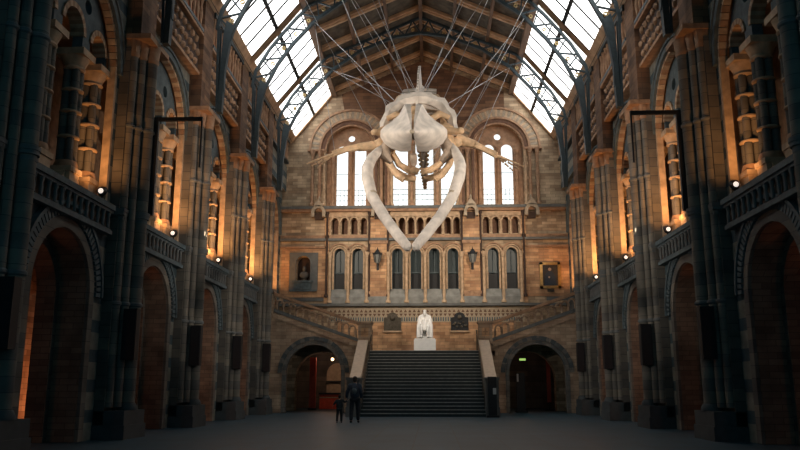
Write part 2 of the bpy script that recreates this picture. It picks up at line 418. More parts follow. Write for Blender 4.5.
for s in (-1, 1):
    for k in range(5):
        c = (P[k+1]+(P[k+2] if k < 4 else BW-.05))/2
        lab = 'red brown balustrade under the roof glass, %s side, bay %s' % (SIDE[s], ORD[k])
        if first: cl.location = (s*8.98, c, 15.62); cl['label'] = lab; cl['group'] = 'clerestory balustrades'; first = False
        else: dup(cl, (s*8.98, c, 15.62), 0 if s < 0 else PI, lab, 'clerestory balustrades')

# ------------------------------------------------------------------ roof
A = (8.65, 17.3); B = (5.9, 20.7); R_ = (0, 23.3)
mb = MB()
for s in (-1, 1):
    mb.add([(s*B[0], 7.3, B[1]), (s*B[0], BW+.8, B[1]), (0, BW+.8, R_[1]), (0, 7.3, R_[1]),
            (s*B[0], 7.3, B[1]+.25), (s*B[0], BW+.8, B[1]+.25), (0, BW+.8, R_[1]+.25), (0, 7.3, R_[1]+.25)],
           [(0, 1, 2, 3), (7, 6, 5, 4), (0, 4, 5, 1), (1, 5, 6, 2), (2, 6, 7, 3), (3, 7, 4, 0)])
    mb.add([(s*9.6, 7.3, 17.2), (s*9.6, BW, 17.2), (s*8.6, BW, 17.3), (s*8.6, 7.3, 17.3), (s*9.6, 7.3, 17.45), (s*9.6, BW, 17.45), (s*8.6, BW, 17.5), (s*8.6, 7.3, 17.5)],
           [(0, 1, 2, 3), (7, 6, 5, 4), (0, 4, 5, 1), (1, 5, 6, 2), (2, 6, 7, 3), (3, 7, 4, 0)])
    # roof closed over the unseen near bays, added to keep the near piers dark
    mb.add([(s*A[0], 7.3, A[1]), (s*A[0], P[2], A[1]), (s*B[0], P[2], B[1]), (s*B[0], 7.3, B[1]), (s*A[0], 7.3, A[1]+.3), (s*A[0], P[2], A[1]+.3), (s*B[0], P[2], B[1]+.3), (s*B[0], 7.3, B[1]+.3)],
           [(0, 1, 2, 3), (7, 6, 5, 4), (0, 4, 5, 1), (1, 5, 6, 2), (2, 6, 7, 3), (3, 7, 4, 0)])
ceil = struct(mb.build('ceiling', 'roofpanel'))
def onroof(s, x, drop=0.):
    return (s*x, B[1]+(B[0]-x)/B[0]*(R_[1]-B[1])-drop)
# longitudinal purlins
for x, w in ((5.85, .3), (3.9, .16), (1.95, .16)):
    for s in (-1, 1):
        X, Z = onroof(s, x); q = MB(); q.beam((X, 7.3, Z-.14), (X, BW, Z-.14), w, .34)
        tag(q.build('roof_purlin', 'darkwood'), 'dark timber purlin, %s roof slope, %s' % (SIDE[s], {5.85: 'just above the roof glass', 3.9: 'middle one of three', 1.95: 'closest to the ridge'}[x]), 'roof beam', 'roof purlins')
q = MB(); q.box(-.1, .1, 7.3, BW, R_[1]-.45, R_[1]-.02); tag(q.build('ridge_beam', 'darkwood'), 'dark timber ridge beam along the top of the roof', 'roof beam')
rn = 0
YR = P+[BW]
for i in range(1, 6):
    for j in range(3):
        y = YR[i]+(YR[i+1]-YR[i])*(j+.5+(j-1)*.12)/3
        for s in (-1, 1):
            q = MB(); X0, Z0 = onroof(s, 5.8, .1); X1, Z1 = onroof(s, .05, .1)
            q.beam((X0, y, Z0), (X1, y, Z1), .5, .16, up=(0, 0, 1)); q.beam((X0, y, Z0-.1), (X1, y, Z1-.1), .16, .14)
            tag(q.build('roof_rafter', 'wood'), 'brown timber rafter, %s slope, bay %s, %s' % (SIDE[s], ORD[i-1], ('near one', 'middle one', 'far one')[j]), 'roof beam', 'pale roof rafters')
# roof windows
wn = 1
dx, dz = B[0]-A[0], B[1]-A[1]; ln = math.hypot(dx, dz)
for s in (-1, 1):
    S = lambda a, y, nrm: (s*(A[0]+dx*a-nrm*(-dz/ln)*-1), y, A[1]+dz*a-nrm*(-dx/ln)*-1)
    # nrm > 0 moves into the hall (inwards and down)
    for k in range(2, 6):
        y0, y1 = YR[k], YR[k+1]
        q = MB()
        for yy in (y0, y1): q.fbox(lambda u, v, t: S(u, v, t), 0, 1, yy-.28, yy+.28, -.05, .32)
        q.fbox(lambda u, v, t: S(u, v, t), -.02, .05, y0, y1, -.05, .22); q.fbox(lambda u, v, t: S(u, v, t), .94, 1.02, y0, y1, -.05, .28)
        fr = struct(q.build('window_%d' % wn, 'wood')); wn += 1
        q = MB(); q.fbox(lambda u, v, t: S(u, v, t), .03, .96, y0+.26, y1-.26, -.04, -.01); q.build('pane', 'skyglass', fr)
        for j in range(1, 5):
            y = y0+.28+(y1-y0-.56)*j/5
            q = MB(); q.fbox(lambda u, v, t: S(u, v, t), .04, .95, y-.07, y+.07, .0, .12); q.build('glazing_bar', 'blackiron', fr)
        q = MB(); q.fbox(lambda u, v, t: S(u, v, t), .5, .525, y0+.28, y1-.28, .06, .16)
        for j in range(16):
            y = y0+.4+(y1-y0-.8)*j/15
            q.add([S(.515, y-.17, .08), S(.56, y, .08), S(.515, y+.17, .08), S(.48, y, .08), S(.515, y, .2), S(.515, y, .0)], [(0, 1, 4), (1, 2, 4), (2, 3, 4), (3, 0, 4), (0, 5, 1), (1, 5, 2), (2, 5, 3), (3, 5, 0)])
        q.build('cross_purlin', 'blackiron', fr)
# iron trusses
LOW = [(8.0, 13.3), (8.02, 14.6), (7.72, 16.0), (7.1, 17.3), (6.35, 18.4), (5.2, 19.7), (3.6, 20.85), (1.6, 21.7), (0, 21.95)]
UP = [(8.35, 16.1), (8.2, 16.95), (7.55, 18.1), (6.9, 18.95), (6.25, 19.75), (5.55, 20.5), (3.6, 21.35), (1.7, 22.2), (0, 22.95)]
def lerp(pl, t):
    ds = [0]
    for a, b_ in zip(pl, pl[1:]): ds.append(ds[-1]+math.hypot(b_[0]-a[0], b_[1]-a[1]))
    d = t*ds[-1]
    for i in range(len(pl)-1):
        if d <= ds[i+1]+1e-9:
            k = (d-ds[i])/(ds[i+1]-ds[i]); return (pl[i][0]+(pl[i+1][0]-pl[i][0])*k, pl[i][1]+(pl[i+1][1]-pl[i][1])*k)
    return pl[-1]
LW2 = LOW[2:]; 
for k, y in enumerate(P[1:]):
    t = thing('iron_roof_truss', 'arched blue grey iron lattice roof truss, %s' % ORD[k], 'roof truss', (0, y, 12.62), 0, 'iron roof trusses')
    full = [(-a, b_) for a, b_ in LOW]+[(a, b_) for a, b_ in LOW[::-1][1:]]
    q = MB()
    for a, b_ in zip(full, full[1:]): q.beam((a[0], y, a[1]), (b_[0], y, b_[1]), .15, .18, up=(0, 1, 0))
    q.build('lower_chord', 'iron', t)
    full = [(-a, b_) for a, b_ in UP]+[(a, b_) for a, b_ in UP[::-1][1:]]
    q = MB()
    for a, b_ in zip(full, full[1:]): q.beam((a[0], y, a[1]), (b_[0], y, b_[1]), .13, .16, up=(0, 1, 0))
    q.build('upper_chord', 'iron', t)
    q = MB(); n = 11
    for s in (-1, 1):
        for i in range(n):
            a = lerp(LW2, i/n); b_ = lerp(UP, (i+.5)/n); c = lerp(LW2, (i+1)/n)
            q.beam((s*a[0], y, a[1]), (s*b_[0], y, b_[1]), .07, .1, up=(0, 1, 0)); q.beam((s*b_[0], y, b_[1]), (s*c[0], y, c[1]), .07, .1, up=(0, 1, 0))
            m1 = ((a[0]+b_[0]+c[0])/3, (a[1]+b_[1]+c[1])/3)
            g = MB(); g.ring(s*m1[0], m1[1], .05, .11, lambda u, v, tt: (u, y+tt, v), -.03, .03, 8, a0=0, a1=2*PI); g.build('ring_ornament', 'gilt', t)
    q.build('lattice', 'iron', t)
    for s in (-1, 1):
        q = MB(); o = [(8.2, 12.42), (7.98, 12.42), (7.93, 14.2), (7.76, 15.6), (7.6, 16.2), (7.95, 16.45), (8.06, 15.8), (8.12, 14.2)]
        q.plate([o], lambda u, v, tt: (s*u, y+tt, v), -.13, .13)
        for tt in (-.17, .13): q.plate([[(8.22, 12.42), (8.16, 12.42), (8.2, 16.2), (8.32, 16.2)]], lambda u, v, t_: (s*u, y+t_, v), tt, tt+.04)
        q.build('wall_post', 'iron', t)

# ------------------------------------------------------------------ end wall
W = lambda u, v, t: (u+CU, BW+t, v)
mb = MB()
lefts = (-6.44, 6.28)
out = [(-9.72, 0)]
for c in lefts: out += archhole(c, 1.7, 0, 1.9, 16)
out += [(9.48, 0), (9.48, 17.0), (8.5, 17.4), (5.78, 20.8), (-.12, 23.4), (-6.02, 20.8), (-8.74, 17.4), (-9.72, 17.0)]
SW = (-4.82, 4.82); CL = (-1.57, 0, 1.57)
LWN = (-5.46, -4.3, -1.76, -.58, .6, 1.78, 4.34, 5.5)
holes = [archhole(c, 1.62, 12.95, 16.75, 24) for c in SW]+[archhole(c, .62 if c == 0 else .52, 12.95, 17.2, 14) for c in CL]+[archhole(c, .36, 7.5, 9.78, 12) for c in LWN]
holes += [archhole(-7.77, .45, 8.06, 9.2, 12)]
for c0, c1, n in ((-6.1, -3.62, 4), (-2.35, 2.35, 8), (3.62, 6.1, 4)):
    for i in range(n):
        c = c0+(c1-c0)*(i+.5)/n; holes.append(archhole(c, .2, 11.05, 11.95, 8))
mb.plate([out]+holes, W, 0, .8)
wb = struct(mb.build('wall_back', 'wallbrick'))
# russet gable field
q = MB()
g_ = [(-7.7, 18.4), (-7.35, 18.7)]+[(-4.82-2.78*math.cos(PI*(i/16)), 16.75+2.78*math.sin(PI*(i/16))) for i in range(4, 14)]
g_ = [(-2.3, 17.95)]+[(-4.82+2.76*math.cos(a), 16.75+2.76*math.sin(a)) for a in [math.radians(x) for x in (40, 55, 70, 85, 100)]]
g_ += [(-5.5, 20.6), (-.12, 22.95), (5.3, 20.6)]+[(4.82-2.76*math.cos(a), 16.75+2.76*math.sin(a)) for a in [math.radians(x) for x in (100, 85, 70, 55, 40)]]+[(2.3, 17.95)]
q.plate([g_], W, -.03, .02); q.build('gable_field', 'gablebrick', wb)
# back panels of blind arcade and niche, recess shade put into their dark colour
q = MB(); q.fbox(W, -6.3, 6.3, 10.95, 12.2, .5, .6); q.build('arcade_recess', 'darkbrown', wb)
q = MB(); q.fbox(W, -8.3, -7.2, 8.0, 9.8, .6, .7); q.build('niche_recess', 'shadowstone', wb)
# string courses
q = MB()
for v0, v1, t in ((12.52, 12.68, .3), (10.78, 10.98, .12)):
    q.fbox(W, -9.3, 9.1, v0, v1, -t, .05)
q.fbox(W, -9.3, -6.2, 10.15, 10.28, -.12, .05); q.fbox(W, 6.2, 9.1, 10.15, 10.28, -.12, .05)
q.build('string_course', 'brownstone', wb)
q = MB()
for v0, v1, t in ((12.68, 12.86, .38), (10.62, 10.78, .2), (6.42, 6.58, .3)): q.fbox(W, -9.3, 9.1, v0, v1, -t, .05)
q.build('dark_string_course', 'greystone', wb)
q = MB(); q.fbox(W, -6.15, 6.15, 6.55, 7.0, -.25, .05)
q.add([W(-6.15, 7.0, -.25), W(6.15, 7.0, -.25), W(6.15, 7.5, 0), W(-6.15, 7.5, 0), W(-6.15, 7.0, .05), W(6.15, 7.0, .05), W(6.15, 7.5, .05), W(-6.15, 7.5, .05)],
      [(0, 1, 2, 3), (7, 6, 5, 4), (0, 4, 5, 1), (1, 5, 6, 2), (2, 6, 7, 3), (3, 7, 4, 0)])
q.build('sloping_sill', 'sillstone', wb)
# orange brick fields
q = MB(); q.fbox(W, -9.2, -6.2, 7.3, 10.1, -.03, .02) if False else q.plate([[(-9.2, 7.0), (-6.35, 7.0), (-6.35, 10.1), (-9.2, 10.1)], archhole(-7.77, .46, 8.05, 9.2, 12)], W, -.03, .02)
q.fbox(W, 6.35, 9.1, 7.0, 10.1, -.03, .02)
q.build('orange_field', 'orangebrick', wb)
q = MB(); q.fbox(W, -5.5, 5.5, 3.3, 5.42, -.03, .02); q.build('landing_field', 'orangebrick', wb)
q = MB()
for u in (-9.0, 7.6):
    q.fbox(W, u, u+1.4 if u > 0 else u+2.6, 6.75, 6.98, -.06, .02)
q.build('stone_band', 'greystone', wb)
# patterned band: cream with dark triangles, and a lattice row under it
q = MB(); q.fbox(W, -6.2, 6.2, 5.42, 6.4, -.05, .02, 0)
n = 44
for i in range(n):
    u = -6.1+12.2*i/n; w = 12.2/n
    for v, sg in ((6.12, 1), (5.86, -1)):
        a = [(u+.03, v-.09*sg), (u+w-.03, v-.09*sg), (u+w/2, v+.1*sg)]
        q.add([W(x, z, -.056) for x, z in a]+[W(x, z, -.04) for x, z in a], [(0, 1, 2), (5, 4, 3), (0, 3, 4, 1), (1, 4, 5, 2), (2, 5, 3, 0)], 1)
for i in range(80):
    u = -6.1+12.2*i/80
    q.fbox(W, u+.02, u+.1, 5.48, 5.72, -.06, -.04, 2)
q.build('patterned_band', ['cream', 'darkbrown', 'bluestone'], wb)
# pilaster strips
q = MB()
for u0, u1 in ((-3.5, -2.42), (2.42, 3.5)): q.fbox(W, u0, u1, 7.3, 12.5, -.16, .02)
for u0, u1 in ((-6.42, -6.15), (6.15, 6.42)): q.fbox(W, u0, u1, 6.58, 12.5, -.12, .02)
q.build('pilaster', 'orangebrick', wb)
q = MB()
for u0, u1 in ((-3.55, -2.37), (2.37, 3.55)): q.fbox(W, u0, u1, 7.0, 7.35, -.24, .02); q.fbox(W, u0, u1, 10.4, 10.6, -.24, .02)
q.build('pilaster_band', 'brownstone', wb)
# hood gablets
for u in (-6.82, -2.96, 2.96, 6.82):
    q = MB(); q.ring(u, 12.42, .26, .46, W, -.62, .0, 10, (0,), jamb=12.12)
    q.add([W(u-.36, 12.8, -.62), W(u+.36, 12.8, -.62), W(u, 13.3, -.62), W(u-.36, 12.8, 0), W(u+.36, 12.8, 0), W(u, 13.3, 0)], [(0, 1, 2), (5, 4, 3), (0, 3, 4, 1), (1, 4, 5, 2), (2, 5, 3, 0)])
    q.lathe([(.05, 13.3), (.09, 13.42), (.02, 13.6)], u+CU, BW-.2, 8)
    q.fbox(W, u-.26, u+.26, 12.0, 12.42, -.3, 0, 1)
    q.build('gablet', ['ringstone', 'shadowstone'], wb)
# big round arches over the side windows
for c in SW:
    q = MB(); q.ring(c, 16.75, 2.1, 2.62, W, -.12, .02, 44, (0, 1), a0=0, a1=PI, gap=.12); q.build('voussoir_ring', ['buff', 'ringstone'], wb)
    q = MB(); q.ring(c, 16.75, 2.62, 2.76, W, -.2, .02, 30, (0,)); q.ring(c, 16.75, 1.96, 2.1, W, -.2, .02, 30, (0,)); q.ring(c, 16.75, 1.62, 1.74, W, -.05, .3, 30, (0,))
    q.fbox(W, c-2.85, c-1.62, 16.62, 16.75, -.22, .02); q.fbox(W, c+1.62, c+2.85, 16.62, 16.75, -.22, .02)
    q.build('arch_moulding', 'brownstone', wb)
    q = MB(); q.ring(c, 16.75, 1.74, 1.96, W, -.1, .25, 30, (0,)); q.build('arch_roll', 'darkbrown', wb)
for c in LWN:
    q = MB(); q.ring(c, 9.78, .345, .46, W, -.04, .1, 16, (0,), jamb=7.5); q.ring(c, 9.78, .48, .57, W, -.14, .02, 18, (0,), a0=0, a1=PI); q.ring(c, 9.78, .59, .68, W, -.2, .02, 18, (1,), a0=.35 if c in (-4.3, -1.76, -.58, .6, 1.78, 5.5) else 0, a1=PI-.35); q.build('window_arch', ['buff', 'brownstone'], wb)
for c0, c1, n in ((-6.1, -3.62, 4), (-2.35, 2.35, 8), (3.62, 6.1, 4)):
    q = MB(); w = (c1-c0)/n
    for i in range(n): q.ring(c0+w*(i+.5), 11.95, .185, .29, W, -.1, .03, 10, (0,))
    for i in range(n+1): q.lathe([(.08, 11.0), (.08, 11.08), (.05, 11.12), (.05, 11.8), (.09, 11.9), (.09, 11.97)], c0+w*i+CU, BW-.06, 8)
    q.fbox(W, c0-.05, c1+.05, 12.2, 12.5, -.1, .02)
    q.build('blind_arcade', 'buff', wb)
# columns on the end wall
def wcol(u, z0, z1, r, t, mat, kind='colonnette'):
    q = MB(); x, y = u+CU, BW+t
    q.lathe([(r*1.7, z0), (r*1.7, z0+.12), (r*1.1, z0+.2), (r, z0+.25), (r, z1-.35), (r*1.3, z1-.32), (r*1.1, z1-.26), (r*1.8, z1-.05), (r*1.8, z1)], x, y, 10)
    return q.build(kind, mat, wb)
for u in (-6.05, -4.88, -3.7, -2.33, -1.17, .01, 1.19, 2.33, 3.72, 4.92, 6.06): wcol(u, 6.62, 9.85, .1, -.2, 'buff')
for u in (-6.28, -3.56, -2.36, 2.36, 3.56, 6.28): wcol(u, 7.0, 12.5, .07, -.17, 'shadowstone')
for c in SW:
    for d in (-2.5, -2.02, 2.02, 2.5): wcol(c+d, 12.9, 16.68, .11, -.12, 'brownstone')
    for d in (-1.74, 1.74): wcol(c+d, 12.9, 16.68, .09, 0, 'buff')
    wcol(c, 12.95, 16.9, .085, .3, 'brownstone')
    for d in (-1.2, 1.2): wcol(c+d, 12.95, 16.7, .12, .3, 'brownstone')
for u in (-.83, .83): wcol(u, 12.9, 17.3, .12, -.05, 'brownstone')
for u in (-2.5, -2.85, -3.15, 2.5, 2.85, 3.15): wcol(u, 12.9, 17.0, .1, -.1, 'darkbrown')
for u in (-2.15, 2.15): wcol(u, 12.9, 17.0, .1, -.05, 'buff')
# windows of the end wall
for c in SW:
    q = MB()
    q.plate([archhole(c, 1.64, 12.9, 16.75, 24), archhole(c-.6, .37, 13.05, 16.75, 12), archhole(c+.6, .37, 13.05, 16.75, 12), circ(c, 17.62, .22)], W, .35, .5)
    fr = struct(q.build('window_%d' % wn, 'brownstone')); wn += 1
    q = MB(); q.plate([archhole(c, 1.5, 13.0, 16.75, 20)], W, .53, .56); q.build('pane', 'winglass', fr)
    q = MB()
    for d in (-.6, .6):
        for z in (13.4, 13.75, 14.1, 15.2): q.fbox(W, c+d-.4, c+d+.4, z-.012, z+.012, .46, .5)
        for e in (-.13, .13): q.fbox(W, c+d+e-.012, c+d+e+.012, 13.0, 14.1, .46, .5)
    q.build('glazing_bar', 'greystone', fr)
for c in CL:
    hw = .6 if c == 0 else .5
    q = MB(); q.plate([archhole(c, hw+.04, 12.9, 17.2, 14), archhole(c, hw-.02, 13.02, 17.15, 14)], W, .3, .5); fr = struct(q.build('window_%d' % wn, 'brownstone')); wn += 1
    q = MB(); q.plate([archhole(c, hw, 13.0, 17.2, 14)], W, .42, .45); q.build('pane', 'winglass', fr)
    q = MB()
    for z in (13.4, 13.75, 14.1, 15.2): q.fbox(W, c-hw, c+hw, z-.016, z+.016, .37, .41)
    for e in (-.16, .16): q.fbox(W, c+e-.012, c+e+.012, 13.0, 14.1, .37, .41)
    q.build('glazing_bar', 'greystone', fr)
for c in LWN:
    q = MB(); q.plate([archhole(c, .37, 7.5, 9.78, 12), archhole(c, .31, 7.56, 9.78, 12)], W, .25, .4); q.fbox(W, c-.33, c+.33, 8.55, 8.62, .28, .38); q.fbox(W, c-.02, c+.02, 8.6, 10.0, .3, .36)
    fr = struct(q.build('window_%d' % wn, 'bluestone')); wn += 1
    q = MB(); q.plate([archhole(c, .34, 7.5, 9.78, 12)], W, .40, .43); q.build('pane', 'darkglass', fr)
    q = MB(); q.fbox(W, c-.3, c+.3, 7.56, 8.5, .34, .39); q.build('lower_panel', 'black', fr)

# room under and behind the stairs
mb = MB(); mb.box(-9.6, 9.6, 54.4, 54.7, 0, 5); mb.box(-9.8, -9.5, 49.3, 54.7, 0, 5); mb.box(9.5, 9.8, 49.3, 54.7, 0, 5); mb.box(-.3, .3, 49.3, 54.4, 0, 5)
o = struct(mb.build('wall_rear_room', 'banded')); o.name = 'wall_rear'
mb = MB(); mb.box(-9.8, 9.8, 49.3, 54.7, 4.2, 4.5); o = struct(mb.build('ceiling_rear_room', 'banded')); o.name = 'ceiling'

# ------------------------------------------------------------------ staircase
TREAD = 5.7/20; RISE = 3.5/20
st = thing('central_staircase', 'broad dark stone staircase rising to the landing at the end of the hall', 'staircase', (CU, 39.3, 0))
for i in range(20):
    q = MB(); y = 39.3+i*TREAD
    q.box(CU-3.2, CU+3.2, y, 45.0 if i == 19 else y+TREAD+.02, 0, (i+1)*RISE-.035, 0)
    q.box(CU-3.2, CU+3.2, y-.03, y+.03, (i+1)*RISE-.035, (i+1)*RISE, 1); q.box(CU-3.2, CU+3.2, y+.03, y+TREAD+.02, (i+1)*RISE-.035, (i+1)*RISE, 0)
    q.build('step', ['step', 'nosing'], st)
for s in (-1, 1):
    q = MB(); x0, x1 = sorted((CU-.1+s*3.22, CU-.1+s*3.74))
    pr_ = [(39.3, 0), (45.0, 0), (45.0, 3.95), (41.3, 1.72), (41.3, 1.75), (39.3, 1.75)]
    q.plate([pr_], lambda u, v, t: (t, u, v), x0, x1); q.build('side_wall', 'flightbrick', st)
    q = MB(); x0 -= .04; x1 += .04
    xm = s*.07
    q.add([(x0+xm, 41.1, 1.72), (x1+xm, 41.1, 1.72), (x1, 45.0, 4.0), (x0, 45.0, 4.0), (x0+xm, 41.1, 1.92), (x1+xm, 41.1, 1.92), (x1, 45.0, 4.17), (x0, 45.0, 4.17)], [(0, 1, 2, 3), (7, 6, 5, 4), (0, 4, 5, 1), (1, 5, 6, 2), (2, 6, 7, 3), (3, 7, 4, 0)])
    q.build('coping', 'coping', st)
    q = MB(); q.box(x0-.04, x1+.04, 39.1, 41.2, 0, .48); q.box(x0-.01, x1+.01, 39.2, 41.15, .48, 1.8); q.box(x0-.06, x1+.06, 39.12, 41.2, 1.8, 1.92); q.build('newel', 'greystone', st)
mb = MB(); mb.box(-3.95, 4.15, 45.0, BW, 3.2, 3.5)
# keep the passages open below the landing
land = struct(mb.build('floor_landing', 'step')); land.name = 'floor'
for s in (-1, 1):
    h = thing('stair_handrail', 'thin metal handrail up the %s edge of the dark staircase' % SIDE[s], 'handrail', (CU-.05+s*3.06, 39.5, .175), 0, 'metal handrails of the main stairs')
    x = CU-.05+s*3.06
    q = MB(); q.tube([(x, 39.6, 1.15), (x, 44.9, 4.4), (x, 45.4, 4.45)], .028, 8); q.build('rail', 'bronze', h)
    for i in range(5):
        y = 39.65+i*1.31; k = int((y-39.3)/TREAD)+1; q = MB(); q.tube([(x, y, k*RISE), (x, y, 1.15+(y-39.6)*.613)], .022, 6); q.build('post', 'bronze', h)
    q = MB(); q.tube([(x, 45.35, 3.5), (x, 45.35, 4.62)], .04, 8); q.blob((x, 45.35, 4.66), (.06, .06, .06), 8, 6); q.build('post', 'bronze', h)

# side flights with arched front walls
for s in (-1, 1):
    F = lambda u, v, t: (CU+s*u, 45.0+t, v)
    t = thing('side_stair_flight', '%s-hand brick stair flight with round passage arch and sloping balustrade' % SIDE[s], 'staircase', (CU+s*6.3, 45.0, 0), 0, 'side stair flights')
    q = MB(); ac = 6.45 if s < 0 else 6.4; hw = 1.62
    o = [(3.1, 0)]+archhole(ac, hw, 0, 2.25, 20)+[(9.1, 0), (9.1, 5.75), (8.9, 5.75), (3.86, 3.95), (3.1, 3.95)]
    q.plate([o], F, 0, .45); q.build('front_wall', 'flightbrick', t)
    q = MB(); q.ring(ac, 2.25, hw-.02, hw+.2, F, -.06, .3, 26, (0,), jamb=0.0); q.ring(ac, 2.25, hw+.22, hw+.46, F, -.1, .02, 22, (0, 1)); q.build('arch_ring', ['archstone', 'plinth'], t)
    q = MB()
    for i in range(17):
        u = 3.9+i*.294; q.box(*sorted((CU+s*u, CU+s*(u+.3))), 45.45, BW, max(3.2, 3.6+i*.105), 3.95+i*.105)
        q.fbox(F, u, u+.3, 3.72+i*.105, 3.92+i*.105, -.1, .02)
    q.build('flight_steps', 'flightbrick', t)
    q = MB(); sl = .352
    q.add([F(3.86, 4.0, -.08), F(9.0, 4.0+5.14*sl, -.08), F(9.0, 4.2+5.14*sl, -.08), F(3.86, 4.2, -.08), F(3.86, 4.0, .35), F(9.0, 4.0+5.14*sl, .35), F(9.0, 4.2+5.14*sl, .35), F(3.86, 4.2, .35)], [(0, 1, 2, 3), (7, 6, 5, 4), (0, 4, 5, 1), (1, 5, 6, 2), (2, 6, 7, 3), (3, 7, 4, 0)])
    q.build('string', 'greystone', t)
    q = MB()
    q.add([F(3.86, 4.98, -.12), F(9.0, 4.98+5.14*sl, -.12), F(9.0, 5.16+5.14*sl, -.12), F(3.86, 5.16, -.12), F(3.86, 4.98, .38), F(9.0, 4.98+5.14*sl, .38), F(9.0, 5.16+5.14*sl, .38), F(3.86, 5.16, .38)], [(0, 1, 2, 3), (7, 6, 5, 4), (0, 4, 5, 1), (1, 5, 6, 2), (2, 6, 7, 3), (3, 7, 4, 0)])
    q.build('handrail', 'brownstone', t)
    for i in range(13):
        u = 4.05+i*.39; z = 4.2+(u-3.86)*sl
        q = MB(); q.lathe([(.1, z-.05), (.06, z+.08), (.085, z+.3), (.05, z+.48)], CU+s*u, 45.12, 8)
        q.ring(u+.195, z+.53, .12, .2, F, 0, .24, 8, (0,)); q.build('baluster', 'flightbrick', t)
    q = MB(); q.fbox(F, 3.1, 3.88, 3.95, 5.05, -.12, .5); q.fbox(F, 3.04, 3.94, 5.05, 5.18, -.18, .56); q.fbox(F, 3.06, 3.92, 3.9, 4.05, -.16, .5); q.build('newel', 'flightbrick', t)
    q = MB(); q.fbox(F, 3.28, 3.7, 4.3, 4.82, -.14, -.1); q.build('carved_panel', 'orangebrick', t)
    q = MB(); q.fbox(F, 3.35, 3.63, 4.52, 4.6, -.165, -.14); q.fbox(F, 3.45, 3.53, 4.36, 4.76, -.165, -.14)
    q.build('carved_cross', 'brownstone', t)
    q = MB(); q.fbox(F, 8.85, 9.05, 5.7, 7.1, -.12, .5); q.build('top_newel', 'flightbrick', t)

# marble statue on pedestal
def skinobj(name, verts, edges, radii, mat, parent, sub=2, root=0):
    me = bpy.data.meshes.new(name); me.from_pydata(verts, edges, []); me.materials.append(M[mat])
    o = bpy.data.objects.new(name, me); COL.objects.link(o)
    if parent: o.parent = parent
    md = o.modifiers.new('Skin', 'SKIN'); md.use_smooth_shade = True
    sd = me.skin_vertices[0].data
    for i, r in enumerate(radii):
        r = r if isinstance(r, tuple) else (r, r); sd[i].radius = r; sd[i].use_root = (i == root)
    ss = o.modifiers.new('Sub', 'SUBSURF'); ss.levels = sub; ss.render_levels = sub
    return o
class G:
    def __init__(s): s.v = []; s.e = []; s.r = []
    def p(s, co, r, prev=None):
        s.v.append(co); s.r.append(r); i = len(s.v)-1
        if prev is not None: s.e.append((prev, i))
        return i
    def chain(s, prev, *pts):
        for co, r in pts: prev = s.p(co, r, prev)
        return prev
def hand(g, w, pl, dirv, side_, k=1.):
    # five unequal bent fingers rooted in the palm; side_ is the direction of the thumb
    d = Vector(dirv).normalized(); sd = Vector(side_).normalized(); nn = d.cross(sd)
    p0 = Vector(g.v[w]); pm = g.p(tuple(p0+d*.06*k), (.028*k, .02*k), w)
    for i, (o, ln_) in enumerate(((.026, .075), (.009, .085), (-.009, .08), (-.026, .062))):
        a = p0+d*.10*k+sd*o*k; q1 = g.p(tuple(a), .0095*k, pm); q2 = g.p(tuple(a+d*ln_*.55*k+nn*.006*k), .0085*k, q1); g.p(tuple(a+d*ln_*.9*k+nn*.03*k), .007*k, q2)
    a = p0+d*.03*k+sd*.035*k; q1 = g.p(tuple(a), .011*k, w); g.p(tuple(a+d*.045*k+sd*.02*k), .009*k, q1)
def face(parent, c, k, mats, fy=-1):
    x, y, z = c
    q = MB(); q.blob((x, y+fy*.092*k, z-.005*k), (.014*k, .02*k, .022*k), 8, 6); q.blob((x, y+fy*.088*k, z-.045*k), (.024*k, .008*k, .006*k), 8, 6)
    for s in (-1, 1): q.blob((x+s*.078*k, y, z), (.012*k, .02*k, .03*k), 8, 6)
    q.build('face_features', mats[0], parent)
    q = MB()
    for s in (-1, 1): q.blob((x+s*.03*k, y+fy*.082*k, z+.02*k), (.012*k, .008*k, .007*k), 8, 6)
    q.build('eyes', mats[1], parent)
sx, sy, szz = CU-.02, 46.3, 3.5
t = thing('marble_pedestal', 'plain white marble block carrying the seated statue at the top of the stairs', 'pedestal', (sx, sy, szz))
q = MB(); q.box(sx-.64, sx+.64, sy-.6, sy+.75, 3.5, 4.18); q.build('block', 'marble', t); q = MB(); q.box(sx-.6, sx+.6, sy-.56, sy+.7, 4.18, 4.25); q.build('top_slab', 'marble', t)
t = thing('statue', 'white marble statue of a seated bearded man at the top of the stairs', 'statue', (sx, sy, 4.25))
g = G(); k = 1.27
K = lambda x, y, z: (x*k, y*k, z*k)
pv = g.p(K(0, .12, .56), .24); ch = g.chain(pv, (K(0, .14, .8), .22), (K(0, .12, 1.02), .24)); nk = g.chain(ch, (K(0, .08, 1.18), .08), (K(0, .04, 1.29), .12), (K(0, .04, 1.38), .10))
for s in (-1, 1):
    g.chain(pv, (K(s*.13, -.08, .57), .15), (K(s*.16, -.36, .56), .12), (K(s*.16, -.40, .30), .10), (K(s*.16, -.40, .08), .075), (K(s*.17, -.52, .05), .06))
    g.chain(ch, (K(s*.22, .12, 1.03), .12), (K(s*.31, .06, .80), .10), (K(s*.19, -.16, .68), .065)); w = len(g.v)-1
    hand(g, w, None, (-s*.3, -.9, -.2), (-s, .2, .1), k)
skinobj('body', g.v, g.e, g.r, 'marble', t)
def local(o): return o
LX = Vector((sx, sy, 4.25))
q = MB()
def bx(x0, x1, y0, y1, z0, z1): q.box(sx+x0, sx+x1, sy+y0, sy+y1, 4.25+z0, 4.25+z1)
bx(-.36, .36, -.2, .5, 0, .52); bx(-.36, .36, .42, .55, .5, 1.15); bx(-.42, -.32, -.25, .5, .5, .78); bx(.32, .42, -.25, .5, .5, .78); q.build('chair', 'marble', t)
q = MB()
